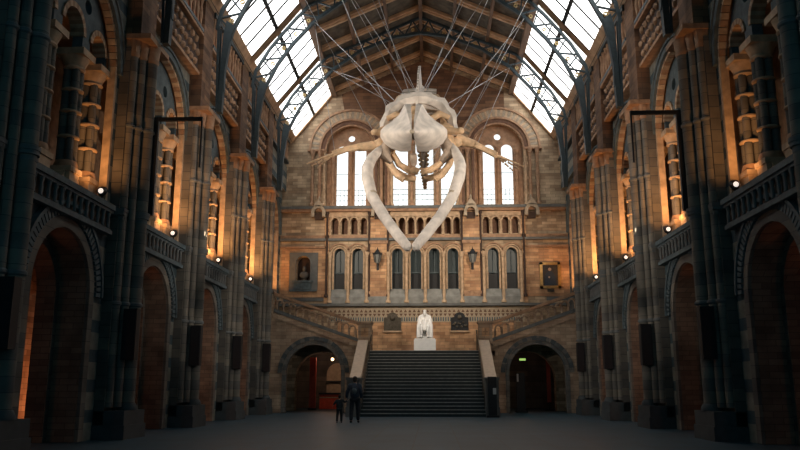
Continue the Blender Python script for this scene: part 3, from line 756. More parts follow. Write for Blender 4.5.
for s in (-1, 1): q.tube([(sx+s*.27, sy-.02, 4.25+1.15), (sx+s*.36, sy-.15, 4.25+.8), (sx+s*.38, sy-.38, 4.25+.4), (sx+s*.36, sy-.42, 4.25+.04)], [.1, .12, .11, .13], 8)
q.tube([(sx, sy-.1, 4.25+1.1), (sx, sy-.3, 4.25+.72), (sx, sy-.42, 4.25+.45)], [.1, .16, .1], 8); q.build('cloak', 'marble', t)
q = MB(); q.blob((sx, sy-.06, 4.25+1.48), (.09, .09, .15), 10, 8, rough=.06); q.build('beard', 'marble', t)
face(t, (sx, sy+.05, 4.25+1.62), 1.22, ('marble', 'greystone'))

# ------------------------------------------------------------------ things on the end wall
for u, l in ((-3.0, 'left'), (3.0, 'right')):
    x = CU+u; y = BW-.55
    t = thing('wall_lantern', 'black iron lantern on the end wall, %s one of the pair' % l, 'lantern', (x, BW-.16, 8.6), 0, 'pair of iron wall lanterns')
    q = MB(); q.tube([(x, BW-.17, 9.1), (x, y+.1, 8.95), (x, y, 9.1)], .035, 8); q.box(x-.08, x+.08, BW-.2, BW-.155, 8.7, 9.3); q.tube([(x, y, 8.6), (x, y, 9.1)], [.015, .05], 8); q.build('bracket', 'blackiron', t)
    q = MB(); q.lathe([(.1, 9.08), (.16, 9.15), (.25, 9.6), (.25, 9.63)], x, y, 6)
    q.build('lantern_glass', 'sillstone', t)
    q = MB(); q.lathe([(.3, 9.62), (.28, 9.68), (.12, 9.85), (.1, 9.92), (.03, 9.98), (.02, 10.1)], x, y, 6)
    for a in range(6):
        e = a*PI/3; q.tube([(x+.16*math.cos(e), y+.16*math.sin(e), 9.13), (x+.27*math.cos(e), y+.27*math.sin(e), 9.63)], .02, 5); q.blob((x+.28*math.cos(e), y+.28*math.sin(e), 9.72), (.03, .03, .08), 6, 5)
    q.build('cage', 'blackiron', t)
t = thing('portrait_bust', 'dark bust of a man in the arched niche at the left of the end wall', 'bust', (CU-7.77, BW+.3, 8.06))
x, y, z = CU-7.77, BW+.3, 8.06
q = MB(); q.lathe([(.2, z), (.2, z+.1), (.12, z+.2)], x, y, 12); q.build('socle', 'bronze', t)
q = MB(); q.blob((x, y, z+.42), (.3, .16, .24), 14, 8); q.blob((x, y-.02, z+.82), (.125, .14, .17), 12, 8); q.tube([(x, y, z+.55), (x, y, z+.72)], .08, 8); q.blob((x, y-.16, z+.8), (.025, .04, .04), 6, 5); q.build('head_and_shoulders', 'greystone', t)
t = thing('niche_surround', 'grey stone surround with ledge framing the bust niche on the end wall', 'stone frame', (CU-7.7, BW, 7.4))
q = MB(); q.plate([[(-8.66, 7.42), (-6.84, 7.42), (-6.84, 9.86), (-8.66, 9.86)], archhole(-7.77, .46, 8.06, 9.2, 14)], W, -.14, -.03); q.ring(-7.77, 9.2, .46, .56, W, -.2, -.1, 16, (0,), jamb=8.06); q.build('panel', 'greystone', t)
q = MB(); q.fbox(W, -8.35, -7.2, 7.5, 7.95, -.2, -.1); q.fbox(W, -8.45, -7.1, 7.95, 8.06, -.26, -.1); q.fbox(W, -8.6, -6.9, 7.36, 7.46, -.24, -.1); q.build('ledge', 'bluestone', t)
t = thing('framed_portrait', 'gilt-framed dark portrait of a seated figure, right of the end wall', 'painting', (CU+7.87, BW-.05, 7.5))
q = MB()
for a in ((7.22, 8.52, 7.5, 7.66), (7.22, 8.52, 8.98, 9.14), (7.22, 7.4, 7.5, 9.14), (8.34, 8.52, 7.5, 9.14)): q.fbox(W, a[0], a[1], a[2], a[3], -.16, -.03)
q.build('frame', 'gold', t)
q = MB(); q.fbox(W, 7.38, 8.36, 7.64, 9.0, -.09, -.05); q.build('canvas', 'canvas', t)
q = MB(); q.plate([[(7.5, 7.66), (8.24, 7.66), (8.2, 8.2), (8.05, 8.5), (7.95, 8.58), (7.75, 8.58), (7.62, 8.45), (7.52, 8.15)]], W, -.1, -.09); q.build('painted_coat', 'navy', t)
q = MB(); q.plate([circ(7.85, 8.7, .1)], W, -.105, -.09); q.plate([circ(7.8, 8.2, .06)], W, -.105, -.09); q.build('painted_face_and_hand', 'flesh', t)
q = MB(); q.fbox(W, 7.66, 8.08, 7.28, 7.46, -.1, -.03); tag(q.build('caption_plate', 'bronze'), 'small dark caption plate below the gilt-framed portrait', 'plaque')
for u, l, mt in ((-2.06, 'left', 'bronze'), (2.14, 'right', 'blackiron')):
    t = thing('memorial_plaque', 'dark %splaque with arched top on the wall, %s of the white statue' % ('bronze ' if l == 'left' else 'round-shouldered ', l), 'plaque', (CU+u, BW-.05, 4.88), 0, 'pair of memorial plaques')
    o = [(u-.54, 4.88), (u+.54, 4.88), (u+.54, 5.68), (u+.4, 5.72)]+[(u+.34*math.cos(PI*i/10), 5.72+.3*math.sin(PI*i/10)) for i in range(11)]+[(u-.4, 5.72), (u-.54, 5.68)]
    q = MB(); q.plate([o], W, -.12, -.05); q.build('tablet', mt, t)
    q = MB()
    if l == 'left':
        q.blob((CU+u, BW-.13, 5.68), (.16, .08, .2), 10, 8)
        for i in range(5): q.fbox(W, u-.4, u+.4, 5.0+i*.09, 5.03+i*.09, -.13, -.11)
    else:
        for i in range(9): q.blob((CU+u-.38+.1*i, BW-.13, 5.25+.14*math.sin(i*2.3)), (.07, .05, .08), 8, 6)
        q.blob((CU+u, BW-.13, 5.7), (.14, .06, .16), 10, 8)
    q.build('relief', 'bronze', t)
    q = MB(); q.fbox(W, u-.6, u+.6, 4.78, 4.88, -.16, -.05); q.build('ledge', 'buff', t)

# ------------------------------------------------------------------ passages under the side flights
x = CU-6.85
t = thing('red_pillar_panel', 'tall red lit panel standing in the left passage under the stairs', 'panel', (-7.15, 50.2, 0))
q = MB(); q.box(-7.35, -6.95, 50.1, 50.35, 0, 3.3); q.build('panel_board', 'redfab', t); q = MB(); q.box(-7.4, -6.9, 50.05, 50.4, 0, .12); q.build('foot', 'black', t)
t = thing('shop_counter', 'red fronted counter in the room beyond the left passage', 'counter', (-5.9, 52.6, 0))
q = MB(); q.box(-7.0, -4.9, 52.3, 53.0, 0, .95); q.build('front', 'redfab', t); q = MB(); q.box(-7.05, -4.85, 52.22, 53.05, .95, 1.05); q.build('counter_top', 'black', t)
q = MB(); q.box(-7.0, -4.9, 52.27, 52.3, 1.62-.9, .78); q.build('trim_strip', 'cream', t)
t = thing('alcove_display', 'pale arched display alcove behind the red counter', 'display', (-6.0, 53.7, 0))
q = MB(); q.plate([archhole(-6.0, .75, 0, 2.3, 14)], lambda u, v, tt: (u, 53.9+tt, v), 0, .3); q.build('arched_board', 'cream', t)
q = MB(); q.box(-6.75, -5.25, 53.7, 53.9, 1.75, 1.85); q.build('shelf', 'black', t)
t = thing('globe_lamp', 'small glowing globe lamp hanging in the left passage', 'lamp', (-5.95, 50.6, 3.2))
q = MB(); q.blob((-5.95, 50.6, 3.2), (.1, .1, .1), 12, 8); q.build('globe', 'lampwarm', t); q = MB(); q.tube([(-5.95, 50.6, 3.3), (-5.95, 50.6, 4.2)], .02, 6); q.build('rod', 'blackiron', t)
t = thing('exit_sign', 'small lit green sign hanging in the right passage under the stairs', 'sign', (5.9, 46.6, 3.05))
q = MB(); q.box(5.7, 6.06, 46.6, 46.66, 2.98, 3.1); q.build('sign_box', 'green', t); q = MB(); q.tube([(5.9, 46.63, 3.1), (5.9, 46.63, 3.2)], .015, 6); q.build('hanger', 'blackiron', t)
t = thing('information_stand', 'black upright information stand with a white sheet, inside the right passage', 'stand', (5.6, 46.4, 0))
q = MB(); q.box(5.45, 5.95, 46.35, 46.5, .1, 2.25); q.build('board', 'black', t); q = MB(); q.box(5.35, 6.05, 46.15, 46.7, 0, .1); q.build('foot', 'black', t)
q = MB(); q.box(5.48, 5.58, 46.33, 46.35, 1.75, 2.2); q.build('sheet', 'white', t)
t = thing('red_banner', 'narrow red lit banner at the back of the right passage', 'banner', (7.9, 50.0, 0))
q = MB(); q.box(7.75, 8.0, 50.0, 50.05, .5, 3.2); q.build('cloth', 'redfab', t); q = MB(); q.tube([(7.87, 50.1, 0), (7.87, 50.1, 3.3)], .03, 8); q.box(7.6, 8.15, 49.9, 50.3, 0, .05); q.build('pole', 'black', t)
t = thing('notice_stand', 'black stand with a small pale notice at the foot of the stairs, right side', 'stand', (3.45, 38.75, 0))
q = MB(); q.box(3.24, 3.66, 38.72, 38.95, .1, 1.95); q.build('board', 'black', t)
q = MB(); q.box(3.48, 3.64, 38.70, 38.72, 1.1, 1.4); q.build('notice', 'white', t); q = MB(); q.box(3.15, 3.75, 38.6, 39.05, 0, .1); q.build('foot', 'black', t)

# ------------------------------------------------------------------ speakers, floodlights, banner frames
def make_speaker():
    t = thing('column_loudspeaker', '', 'loudspeaker')
    q = MB(); q.box(-.2, .2, -.15, .15, 0, 1.5); q.build('cabinet', 'black', t)
    q = MB(); q.box(-.18, .18, -.17, -.15, .04, 1.46); q.build('grille', 'blackiron', t)
    for z in (.3, 1.05):
        q = MB(); q.box(-.08, .08, .15, .22, z, z+.15); q.build('bracket', 'blackiron', t)
    return t
sp = make_speaker(); first = True
for s in (-1, 1):
    for k in range(0, 5):
        lab = 'tall dark column loudspeaker fixed to the %s-hand pier %s' % (SIDE[s], ORD[k])
        loc = (s*8.42, P[k+1]-.42, 2.25)
        if first: sp.location = loc; sp['label'] = lab; sp['group'] = 'column loudspeakers on the piers'; first = False
        else: dup(sp, loc, 0, lab, 'column loudspeakers on the piers')
def spot(name, loc, target, energy, col, size, blend=.5, rad=.12):
    l = bpy.data.lights.new(name, 'SPOT'); l.energy = energy; l.color = col; l.spot_size = math.radians(size); l.spot_blend = blend; l.shadow_soft_size = rad
    o = bpy.data.objects.new(name, l); COL.objects.link(o); o.location = loc
    o.rotation_euler = (Vector(target)-Vector(loc)).to_track_quat('-Z', 'Y').to_euler(); return o
def make_flood():
    t = thing('floodlight', '', 'floodlight')
    q = MB(); q.lathe([(.09, 0), (.09, .04), (.03, .06), (.03, .3)], 0, 0, 10); q.build('stand', 'blackiron', t)
    q = MB(); q.tube([(0, -.12, .38), (0, -.04, .38), (0, .16, .46)], [.11, .15, .10], 12); q.build('housing', 'blackiron', t)
    q = MB(); q.tube([(0, -.15, .375), (0, -.121, .378)], [.07, .08], 12); q.build('lens', 'lampwhite', t)
    return t
fl = make_flood(); first = True
for s in (-1, 1):
    for k in range(5):
        y = (P[k+2] if k < 4 else BW)-1.25
        lab = 'small floodlight on the %s gallery ledge, bay %s' % (SIDE[s], ORD[k])
        loc = (s*9.25, y, 6.78)
        if first: fl.location = loc; fl['label'] = lab; fl['group'] = 'gallery floodlights'; first = False
        else: dup(fl, loc, 0, lab, 'gallery floodlights')
for s in (-1, 1):
    t = thing('banner_frame', 'black metal frame fixed beside the %s pier second from the camera' % SIDE[s], 'metal frame', (s*8.3, P[2]+.2, 6.8), 0, 'pair of black frames')
    y = P[2]+.2
    q = MB(); q.box(min(s*8.22, s*8.38), max(s*8.22, s*8.38), y-.06, y+.06, 6.75, 9.98); q.build('upright', 'blackiron', t)
    q = MB(); q.box(min(s*6.8, s*8.3), max(s*6.8, s*8.3), y-.05, y+.05, 9.86, 9.98); q.build('top_rail', 'blackiron', t)
    q = MB(); q.box(min(s*6.8, s*6.85), max(s*6.8, s*6.85), y-.03, y+.03, 8.3, 9.9); q.build('outer_rail', 'blackiron', t)
    q = MB(); q.box(min(s*8.3, s*8.45), max(s*8.3, s*8.45), y-.05, y+.05, 7.2, 7.3); q.box(min(s*8.3, s*8.45), max(s*8.3, s*8.45), y-.05, y+.05, 9.6, 9.7); q.build('bracket', 'blackiron', t)

# ------------------------------------------------------------------ whale skeleton
wh = thing('whale_skeleton', 'huge pale whale skeleton hanging in the middle of the hall, jaws open towards the camera', 'whale skeleton', (0, 28, 11.5))
for s, pts in ((-1, [(-1.3, 28.2, 10.45), (-1.46, 27.8, 10.15), (-1.68, 27.4, 9.74), (-1.78, 27.0, 9.3), (-1.75, 26.6, 8.8), (-1.52, 25.8, 7.93), (-1.04, 25.0, 7.02), (-.58, 24.3, 6.28), (-.22, 23.75, 5.76), (-.18, 23.69, 5.70)]),
               (1, [(1.30, 28.2, 10.5), (1.44, 27.8, 10.15), (1.56, 27.4, 9.7), (1.6, 27.0, 9.3), (1.53, 26.6, 8.8), (1.27, 25.8, 7.9), (.81, 25.0, 7.0), (.36, 24.3, 6.28), (.02, 23.75, 5.76), (-.02, 23.69, 5.70)])):
    q = MB(); q.tube(pts, [.1, .15, .19, .21, .215, .195, .185, .175, .15, .06], 12, flat=1.1); q.build('mandible', 'boneg', wh)
    q = MB(); a = Vector(pts[5]); b_ = Vector(pts[6]); q.tube([a-(b_-a).normalized()*.06, a+(b_-a).normalized()*.06], .195, 12, flat=1.15); q.build('mandible_joint_band', 'cream', wh)
    q = MB(); q.tube([(s*1.0, 28.1, 10.75), (s*1.15, 28.0, 10.4), (s*1.2, 27.9, 10.0), (s*.95, 27.9, 9.75)], [.16, .22, .2, .1], 10); q.build('jaw_hinge', 'boned', wh)
# two plates of the upper jaw seen from the tip
def loft(q, sects):
    n = len(sects[0]); vs = [p for se in sects for p in se]; k = len(sects)
    fs = [(j*n+i, j*n+(i+1) % n, (j+1)*n+(i+1) % n, (j+1)*n+i) for j in range(k-1) for i in range(n)]+[list(range(n))[::-1], [(k-1)*n+i for i in range(n)]]
    q.add(vs, fs)
for s in (-1, 1):
    base = [(.10, 10.1), (.10, 11.85), (.33, 11.83), (.55, 11.42), (.85, 11.14), (1.1, 10.97), (1.25, 10.8), (1.25, 10.6), (1.1, 10.36), (.85, 10.17), (.5, 10.04), (.22, 10.04)]
    sects = []
    for f_, yy, cx, cz in ((1, 27.5, 0, 0), (.99, 27.25, 0, -.0), (.9, 26.95, 0, -.02), (.66, 26.5, 0, -.02), (.35, 26.0, 0, 0), (.05, 25.5, 0, 0)):
        tz = 10.12; ref = 10.62
        sects.append([(-.1+s*(.08*(1-f_)*0+px*f_+(.03 if f_ < .1 else 0)), yy, tz+(ref-tz)*f_+(pz-ref)*f_+cz) for px, pz in base])
    q = MB(); loft(q, sects); q.build('upper_jaw_plate', 'boneg', wh)
q = MB(); q.tube([(-.1, 27.6, 10.6), (-.1, 26.5, 10.35), (-.12, 25.4, 10.12)], [.09, .06, .05], 8); q.blob((-.12, 25.4, 10.12), (.09, .1, .08), 10, 8); q.build('snout_rod', 'cream', wh)
q = MB(); q.tube([(-.12, 27.5, 9.95), (-.12, 27.6, 9.8), (-.1, 27.8, 9.62)], [.12, .14, .1], 10); q.build('vomer', 'boned', wh)
q = MB(); q.blob((-.12, 28.3, 11.8), (.3, .35, .34), 12, 8, rough=.08); q.blob((-.12, 28.1, 11.35), (.16, .25, .4), 10, 8, rough=.05); q.build('braincase', 'bonet', wh)
arcp = [(-1.5, 11.1), (-1.5, 11.45), (-1.42, 11.85), (-1.15, 12.25), (-.75, 12.5), (-.2, 12.6), (.3, 12.6), (.85, 12.48), (1.3, 12.2), (1.58, 11.8), (1.7, 11.4), (1.72, 11.05)]
q = MB(); CR = []
for k in range(25):
    a = math.radians(-6+192*k/24); wv = 1+.025*math.sin(k*2.1)+.02*math.sin(k*4.7)
    CR.append((.08+1.52*wv*math.cos(a), 11.12+1.62*wv*max(-.1, math.sin(a))**.8 if math.sin(a) > 0 else 11.1-.15, .08+1.2*math.cos(a), 11.05+1.22*math.sin(a)))
secs = []
for ox, oz, ix, iz in CR:
    mx_, mz_ = (ox+ix)/2, (oz+iz)/2
    secs.append([(ox, 28.5, oz), (ox*.94+ix*.06, 28.3, oz*.94+iz*.06), (mx_, 28.2, mz_), (ix, 28.32, iz), (ix, 28.6, iz), (mx_, 28.75, mz_)])
loft(q, secs)
q.build('skull_crest', 'boneg', wh)
q = MB()
for s in (-1, 1):
    loft(q, [[(s*.15, 28.5, 12.45), (s*.9, 28.5, 12.3), (s*1.35, 28.45, 11.7), (s*.95, 28.4, 11.95), (s*.2, 28.4, 12.1)], [(s*.15, 28.9, 12.45), (s*.9, 28.9, 12.3), (s*1.35, 28.8, 11.7), (s*.95, 28.8, 11.95), (s*.2, 28.8, 12.1)]])
q.build('skull_roof', 'boneg', wh)
for s in (-1, 1):
    q = MB(); o_ = .1 if s > 0 else 0
    q.tube([(s*(.35), 28.2, 11.45), (s*(.8+o_), 28.15, 11.75), (s*(1.15+o_), 28.2, 11.6)], [.12, .14, .1], 10); q.tube([(s*.6, 28.3, 11.1), (s*1.1, 28.3, 11.3), (s*1.45, 28.3, 11.15)], [.13, .16, .1], 10); q.build('brow_bone', 'bonet', wh)
    q = MB(); q.tube([(s*1.0, 28.2, 11.05), (s*1.3, 28.1, 11.02), (s*1.58+.03, 28.0, 10.98)], [.17, .13, .12], 10); q.blob((s*1.62+.03, 28.0, 11.0), (.17, .15, .13), 10, 8, rough=.08); q.build('cheek_bone', 'bonet', wh)
    q = MB(); q.blob((s*1.12+.08, 28.35, 10.6), (.28, .3, .4), 12, 8, rough=.12); q.blob((s*1.45+.05, 28.45, 10.7), (.25, .2, .2), 10, 8, rough=.1); q.build('shoulder_bone', 'bonet', wh)
# flippers
for s, pts in ((-1, [(-1.3, 28.5, 10.7), (-1.7, 28.55, 10.62), (-2.29, 28.5, 10.55), (-2.75, 28.5, 10.47), (-3.18, 28.5, 10.33), (-3.6, 28.5, 10.15), (-4.3, 28.5, 9.9)]),
               (1, [(1.5, 28.5, 10.9), (1.85, 28.55, 10.75), (2.23, 28.5, 10.6), (2.6, 28.5, 10.4), (2.99, 28.5, 10.2), (3.4, 28.5, 10.0), (4.1, 28.5, 9.7)])):
    q = MB(); q.tube(pts[:3], [.2, .19, .16], 10); q.blob(pts[1], (.23, .2, .2), 10, 8, rough=.1); q.build('upper_arm_bone', 'bonet', wh)
    for dz_ in (-.05, .07):
        q = MB(); a, b_, c = [Vector(p)+Vector((0, dz_, dz_)) for p in pts[2:5]]; q.tube([a, b_, c], [.11, .085, .1], 8); q.build('forearm_bone', 'bonet', wh)
    a = Vector(pts[4]); q = MB()
    for j in range(5): q.blob((a.x+s*.06*(j % 2), a.y, a.z+.05*(j-2)), (.07, .06, .05), 8, 6)
    q.build('wrist_bones', 'bonet', wh)
    for j in range(4):
        e = Vector(pts[6])+Vector((-s*.2*abs(j-1), .1*j-.1, -.06*(j-1))); n_ = 4
        q = MB()
        for m_ in range(n_):
            p0 = a.lerp(e, m_/n_+.03); p1 = a.lerp(e, (m_+1)/n_-.02); q.tube([p0, p0.lerp(p1, .5), p1], [.06-.007*m_, .045-.006*m_, .055-.007*m_], 7)
        q.build('finger_bones', 'bonet', wh)
# spine
SP = [(28.7, 11.8), (30, 12.9), (31.5, 14.0), (33, 14.7), (34.5, 14.85), (36, 14.5), (38, 13.55), (40, 12.9), (42.2, 12.5)]
def vert_mesh():
    q = MB(); q.tube([(0, -.17, 0), (0, -.12, 0), (0, 0, 0), (0, .12, 0), (0, .17, 0)], [.18, .2, .17, .2, .18], 12)
    q.add([(-.08, -.15, .12), (.08, -.15, .12), (.09, .12, .12), (-.09, .12, .12), (-.03, .02, 1.05), (.03, .02, 1.05), (.035, .2, 1.05), (-.035, .2, 1.05)], [(0, 1, 2, 3), (7, 6, 5, 4), (0, 4, 5, 1), (1, 5, 6, 2), (2, 6, 7, 3), (3, 7, 4, 0)])
    for s in (-1, 1): q.add([(s*.15, -.1, .05), (s*.15, .1, .05), (s*.15, .1, -.04), (s*.15, -.1, -.04), (s*.75, -.06, .0), (s*.75, .1, .0), (s*.75, .1, -.04), (s*.75, -.06, -.04)], [(0, 1, 2, 3), (7, 6, 5, 4), (0, 4, 5, 1), (1, 5, 6, 2), (2, 6, 7, 3), (3, 7, 4, 0)])
    return q
q = vert_mesh(); me0 = None
nv = 38; first = True; VP = []
for i in range(nv):
    tt = i/(nv-1); yv, zv = lerp(SP, tt); y2, z2 = lerp(SP, min(1, tt+.02)); y1_, z1_ = lerp(SP, max(0, tt-.02))
    a = math.atan2(z2-z1_, y2-y1_); sc_ = (.85 if tt < .15 else 1.0) if tt < .5 else 1.0-(tt-.5)*1.55
    if i == 19:
        q = MB(); q.tube([(0, -.19, 0), (0, -.13, 0), (0, 0, 0), (0, .13, 0), (0, .19, 0)], [.2, .26, .22, .26, .2], 12)
        for sg in (-1, 1): q.tube([(sg*.2, 0, 0), (sg*.34, .06, -.02)], [.13, .1], 8, flat=.8)
        q.tube([(0, 0, .2), (0, .1, .52)], [.09, .05], 8); vt = q.build('tail_vertebra', 'bonet', None); vt.parent = wh
    if i >= 19:
        if i == 19: o = vt
        else: o = vt.copy(); COL.objects.link(o); o.parent = wh
        kk = 1.35-(tt-.5)*2.0
        o.location = Vector((.2*tt, yv, zv))-Vector((0, 28, 11.5)); o.rotation_euler = (a, 0, 0); o.scale = (kk, 1, kk); VP.append((.2*tt, yv, zv)); continue
    if first: v0 = q.build('vertebra', 'boneg', None); v0.parent = wh; o = v0; first = False
    else: o = v0.copy(); COL.objects.link(o); o.parent = wh
    o.location = Vector((.2*tt, yv, zv))-Vector((0, 28, 11.5)); o.rotation_euler = (a, 0, 0); o.scale = (sc_*(.75 if tt > .45 else 1), sc_, sc_*(1 if tt < .45 else .8)); VP.append((.2*tt, yv, zv))
# chevrons below the tail
for i in range(26, 36):
    x_, y_, z_ = VP[i]; k = 1-(i-26)/11; q = MB(); q.tube([(x_-.1*k, y_, z_-.15*k), (x_, y_+.05, z_-.6*k)], [.04, .03], 6); q.tube([(x_+.1*k, y_, z_-.15*k), (x_, y_+.05, z_-.6*k)], [.04, .03], 6); q.build('chevron_bone', 'boned', wh)
# ribs
RB = [[(.15, 30.0, 12.8), (.8, 29.7, 12.4), (1.1, 29.5, 11.5), (1.08, 29.4, 10.6), (.82, 29.4, 10.12), (.42, 29.4, 9.86), (.06, 29.4, 9.8)],
      [(.15, 30.4, 13.1), (.9, 30.2, 12.6), (1.3, 30.0, 11.6), (1.32, 29.9, 10.6), (1.05, 29.9, 10.02), (.6, 29.9, 9.72), (.16, 29.9, 9.62)],
      [(.15, 29.7, 12.5), (.85, 29.5, 12.2), (1.3, 29.3, 11.4), (1.36, 29.2, 10.65), (1.18, 29.2, 10.05), (.88, 29.2, 9.62), (.6, 29.2, 9.42)]]
for n_ in range(6):
    x_, y_, z_ = VP[6+2*n_]; w_ = 1.3-.05*n_
    RB.append([(.15, y_, z_), (.75*w_, y_-.1, z_-.35), (w_, y_-.2, z_-1.1), (w_*1.02, y_-.3, z_-1.9), (w_*.85, y_-.35, z_-2.5+.1*n_)])
for pts in RB:
    for s in (-1, 1):
        q = MB(); q.tube([(s*a+(.08 if len(pts) > 5 else 0), b_, c) for a, b_, c in pts], ([.05, .08, .10, .115, .135, .14, .13] if len(pts) > 5 else [.05, .07, .08, .08, .06]), 9); q.build('rib', 'bonet', wh)
# breast bone
q = MB(); q.tube([(.2, 29.0, 10.1), (.22, 29.0, 9.8), (.22, 29.05, 9.4)], [.1, .12, .04], 8) if False else q.blob((-.1, 29.0, 9.75), (.2, .08, .13), 10, 6, rough=.1); q.build('breast_bone', 'bonet', wh)

# cables from the trusses
def cable(p, q_, l):
    m_ = MB(); m_.tube([p, q_], .013, 5); tag(m_.build('suspension_cable', 'cable'), l, 'cable', 'cables holding the whale')
def TN(k, x): # node on the lower chord of truss k at half-width x
    for a, b_ in zip(LOW, LOW[1:]):
        if b_[0] <= abs(x) <= a[0]+.03: f_ = (a[0]-abs(x))/(a[0]-b_[0]); return (x, P[k], a[1]+(b_[1]-a[1])*f_)
    return (x, P[k], 21.95)
CB = [(4, -5.3, (-.9, 28.6, 12.5)), (4, -5.3, (-3.2, 28.5, 10.45)), (3, -4.3, (-1.2, 28.5, 12.2)), (3, -4.3, (-.4, 28.7, 12.55)), (3, -5.6, (-1.7, 28.0, 11.1)), (5, -5.2, (-.1, 36, 14.4)),
      (4, -3.4, (-.15, 33, 14.6)), (4, -2.6, (-.1, 31.5, 14)), (5, -4.2, (.1, 38, 13.6)), (3, -2.8, (-.2, 30.0, 12.9)), (5, -5.2, (-.05, 34.5, 14.8)),
      (4, 5.3, (1.4, 28.5, 12.1)), (4, 5.3, (1.6, 28.5, 10.85)), (3, 4.3, (1.0, 28.6, 12.4)), (3, 3.2, (.2, 30.0, 12.9)), (4, 2.6, (.2, 31.5, 14)), (4, 3.4, (.25, 33, 14.6)), (5, 5.2, (.2, 36, 14.4)),
      (5, 5.2, (2.3, 28.6, 10.6)), (3, 5.6, (1.8, 28.0, 11.1)), (5, 4.2, (.2, 40, 12.8))]
for i, (k, x_, e) in enumerate(CB):
    p = TN(k, x_); part = 'tail' if e[1] > 35 else 'back' if e[1] > 29.5 else 'flipper' if abs(e[0]) > 1.9 else 'skull'
    cable(p, e, 'steel cable from roof truss %s to the whale %s, %s' % (ORD[k-1], part, ('left outer', 'left inner', 'right inner', 'right outer')[(0 if x_ < -3.7 else 1) if x_ < 0 else (3 if x_ > 3.7 else 2)]))

# ------------------------------------------------------------------ people
def person(name, lab, loc, rz, H, coat, legs_, armL, armR, fat=1.0):
    t = thing(name, lab, 'person', loc, rz)
    k = H/1.76; K = lambda x, y, z: (x*k, y*k, z*k); g = G()
    pv = g.p(K(0, 0, .96), (.13*k, .10*k)); wa = g.chain(pv, (K(0, 0, 1.12), (.115*k, .085*k)), (K(0, 0, 1.34), (.15*k, .10*k)))
    hd = g.chain(wa, (K(0, 0, 1.47), .055*k), (K(0, -.01, 1.54), .06*k), (K(0, -.015, 1.63), (.078*k, .092*k)), (K(0, 0, 1.70), .07*k))
    wr = {}
    for s, arm in ((-1, armL), (1, armR)):
        g.chain(pv, (K(s*.095, 0, .90), .085*k), (K(s*.12, -.02+s*.05, .50), .058*k), (K(s*.13, .03+s*.07, .10), .04*k), (K(s*.14, -.1+s*.07, .045), .035*k))
        w = g.chain(wa, (K(s*.18, 0, 1.42), .055*k), (K(*arm[0]), .042*k), (K(*arm[1]), .028*k))
        d = Vector(arm[1])-Vector(arm[0]); hand(g, w, None, d, (0, -1, 0), k)
    skinobj('body', g.v, g.e, g.r, 'skin', t)
    g = G(); pv = g.p(K(0, 0, .88), (.18*k*fat, .14*k)); wa = g.chain(pv, (K(0, 0, 1.1), (.17*k*fat, .13*k)), (K(0, 0, 1.34), (.19*k*fat, .14*k))); g.chain(wa, (K(0, 0, 1.46), .085*k))
    for s, arm in ((-1, armL), (1, armR)): g.chain(wa, (K(s*.19, 0, 1.41), .09*k), (K(*arm[0]), .075*k), (tuple(Vector(K(*arm[0])).lerp(Vector(K(*arm[1])), .9)), .055*k))
    skinobj('jacket', g.v, g.e, g.r, coat, t)
    g = G(); pv = g.p(K(0, 0, .94), (.15*k, .12*k))
    for s in (-1, 1): g.chain(pv, (K(s*.10, 0, .86), .115*k), (K(s*.12, -.02+s*.05, .50), .09*k), (K(s*.13, .02+s*.07, .07), .07*k))
    skinobj('trousers', g.v, g.e, g.r, legs_, t)
    q = MB(); q.blob((0, .012*k, 1.68*k), (.092*k, .105*k, .09*k), 14, 10); q.blob((0, .05*k, 1.62*k), (.08*k, .07*k, .09*k), 12, 8)
    o = MB.build(q, 'hair', 'hair', None); o.parent = t
    for s in (-1, 1):
        q = MB(); q.blob((s*.138*k, (-.045+s*.07)*k, .045*k), (.05*k, .13*k, .045*k), 12, 8); o = q.build('shoe', 'black', None); o.parent = t
    q = MB(); q.blob((0, -.108*k, 1.63*k), (.014*k, .02*k, .022*k), 8, 6); q.blob((0, -.1*k, 1.59*k), (.024*k, .01*k, .006*k), 8, 6)
    for s in (-1, 1): q.blob((s*.08*k, 0, 1.63*k), (.012*k, .02*k, .03*k), 8, 6)
    o = q.build('face_features', 'skin', None); o.parent = t
    q = MB()
    for s in (-1, 1): q.blob((s*.03*k, -.1*k, 1.65*k), (.012*k, .008*k, .007*k), 8, 6)
    o = q.build('eyes', 'black', None); o.parent = t
    return t
person('person', 'adult in dark clothes seen from behind, holding a small child by the hand', (-2.74, 33, 0), PI, 1.9, 'navy', 'jeans', ((-.25, .03, 1.14), (-.24, -.06, .90)), ((.30, .02, 1.15), (.33, -.06, .90)), 1.15)
person('person', 'small child in a dark coat with one arm out, holding the adult\'s hand', (-3.38, 33, 0), PI, 1.13, 'childcoat', 'childcoat', ((-.36, -.02, 1.30), (-.52, -.1, 1.42)), ((.34, .02, 1.2), (.40, -.02, 1.12)), 1.5)
bk = thing('backpack', 'dark blue backpack worn by the adult near the stairs', 'backpack', (-2.74, 32.8, 1.1))
q = MB(); q.blob((-2.74, 32.80, 1.38), (.17, .12, .25), 14, 10); q.build('bag', 'navy', bk)
q = MB(); q.blob((-2.74, 32.70, 1.29), (.12, .06, .13), 12, 8); q.build('pocket', 'bluestone', bk)

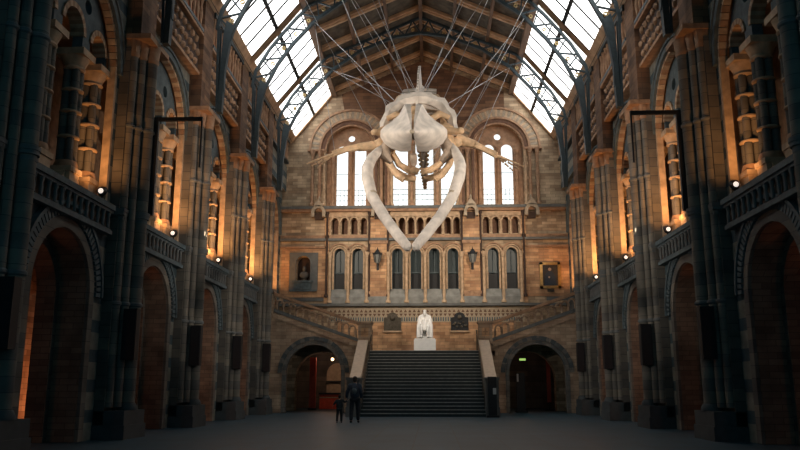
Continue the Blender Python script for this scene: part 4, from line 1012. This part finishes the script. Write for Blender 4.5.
# ------------------------------------------------------------------ lights
ORANGE = (1, .47, .17)
for s in (-1, 1):
    for k in range(5):
        y = (P[k+2] if k < 4 else BW)
        e = (230, 560, 820, 950, 380)[k]
        spot('gallery_uplight', (s*9.0, y-2.7, 6.9), (s*9.3, y-.3, 9.9), e, ORANGE, 88, 1, .2)
    for k in range(0, 5):
        y = (P[k]+P[k+1])/2
        l = bpy.data.lights.new('aisle_lamp', 'POINT'); l.energy = (20, 34, 90, 110, 80)[k]; l.color = (1, .32, .13); l.shadow_soft_size = .2
        o = bpy.data.objects.new('aisle_lamp', l); COL.objects.link(o); o.location = (s*12.6, y+2.0, 1.0)
    l = bpy.data.lights.new('passage_lamp', 'POINT'); l.energy = 50 if s < 0 else 14; l.color = (1, .6, .4); l.shadow_soft_size = .15
    o = bpy.data.objects.new('passage_lamp', l); COL.objects.link(o); o.location = (s*6.2, 51.2, 3.6)
    spot('wall_fill', (s*7.7, 36.2, 12.0), (s*1.5, BW, 10.5), 3900, (1, .82, .64), 62, 1, .3)  # added to brighten the end wall; no fixture stands here
    spot('whale_flood', (s*8.3, 23.4, 9.7), (0, 27.5, 9.8), 1700, (1, .90, .78), 50, .8, .2)
    spot('whale_front_fill', (s*8.6, 17.9, 7.2), (0, 26.2, 8.3), 3700, (1, .90, .80), 52, .8, .2)  # added in front to brighten the jaws, without a fixture
for s in (-1, 1): spot('stair_fill', (s*8.4, 29.4, 7.4), (s*2.5, 46.5, 4.2), 1500, (1, .78, .56), 42, 1, .25)  # extra light added for the stairs and landing front, no lamp modelled
spot('statue_spot', (.1, 38, 13), (.1, 46.3, 4.4), 2200, (1, .95, .88), 16, .6, .2)
w = bpy.data.worlds.new('World'); sc.world = w; w.use_nodes = True
w.node_tree.nodes['Background'].inputs['Color'].default_value = (.18, .62, .85, 1); w.node_tree.nodes['Background'].inputs['Strength'].default_value = .17

# ------------------------------------------------------------------ camera
f = 770.; p = math.atan(161/f); psi = math.atan(32*math.cos(p)/f)
cam = bpy.data.cameras.new('Camera'); cam.sensor_width = 36; cam.lens = f*36/800; cam.clip_end = 300
co = bpy.data.objects.new('Camera', cam); COL.objects.link(co); co.location = (.5, 0, 1.5)
co.rotation_euler = Vector((-math.sin(psi)*math.cos(p), math.cos(psi)*math.cos(p), math.sin(p))).to_track_quat('-Z', 'Y').to_euler()
sc.camera = co
sc.view_settings.view_transform = 'Standard'; sc.view_settings.look = 'None'; sc.view_settings.gamma = 1; sc.view_settings.use_curve_mapping = False
sc.view_settings.exposure = 0
sc.cycles.use_denoising = True; sc.cycles.max_bounces = 6; sc.cycles.diffuse_bounces = 4
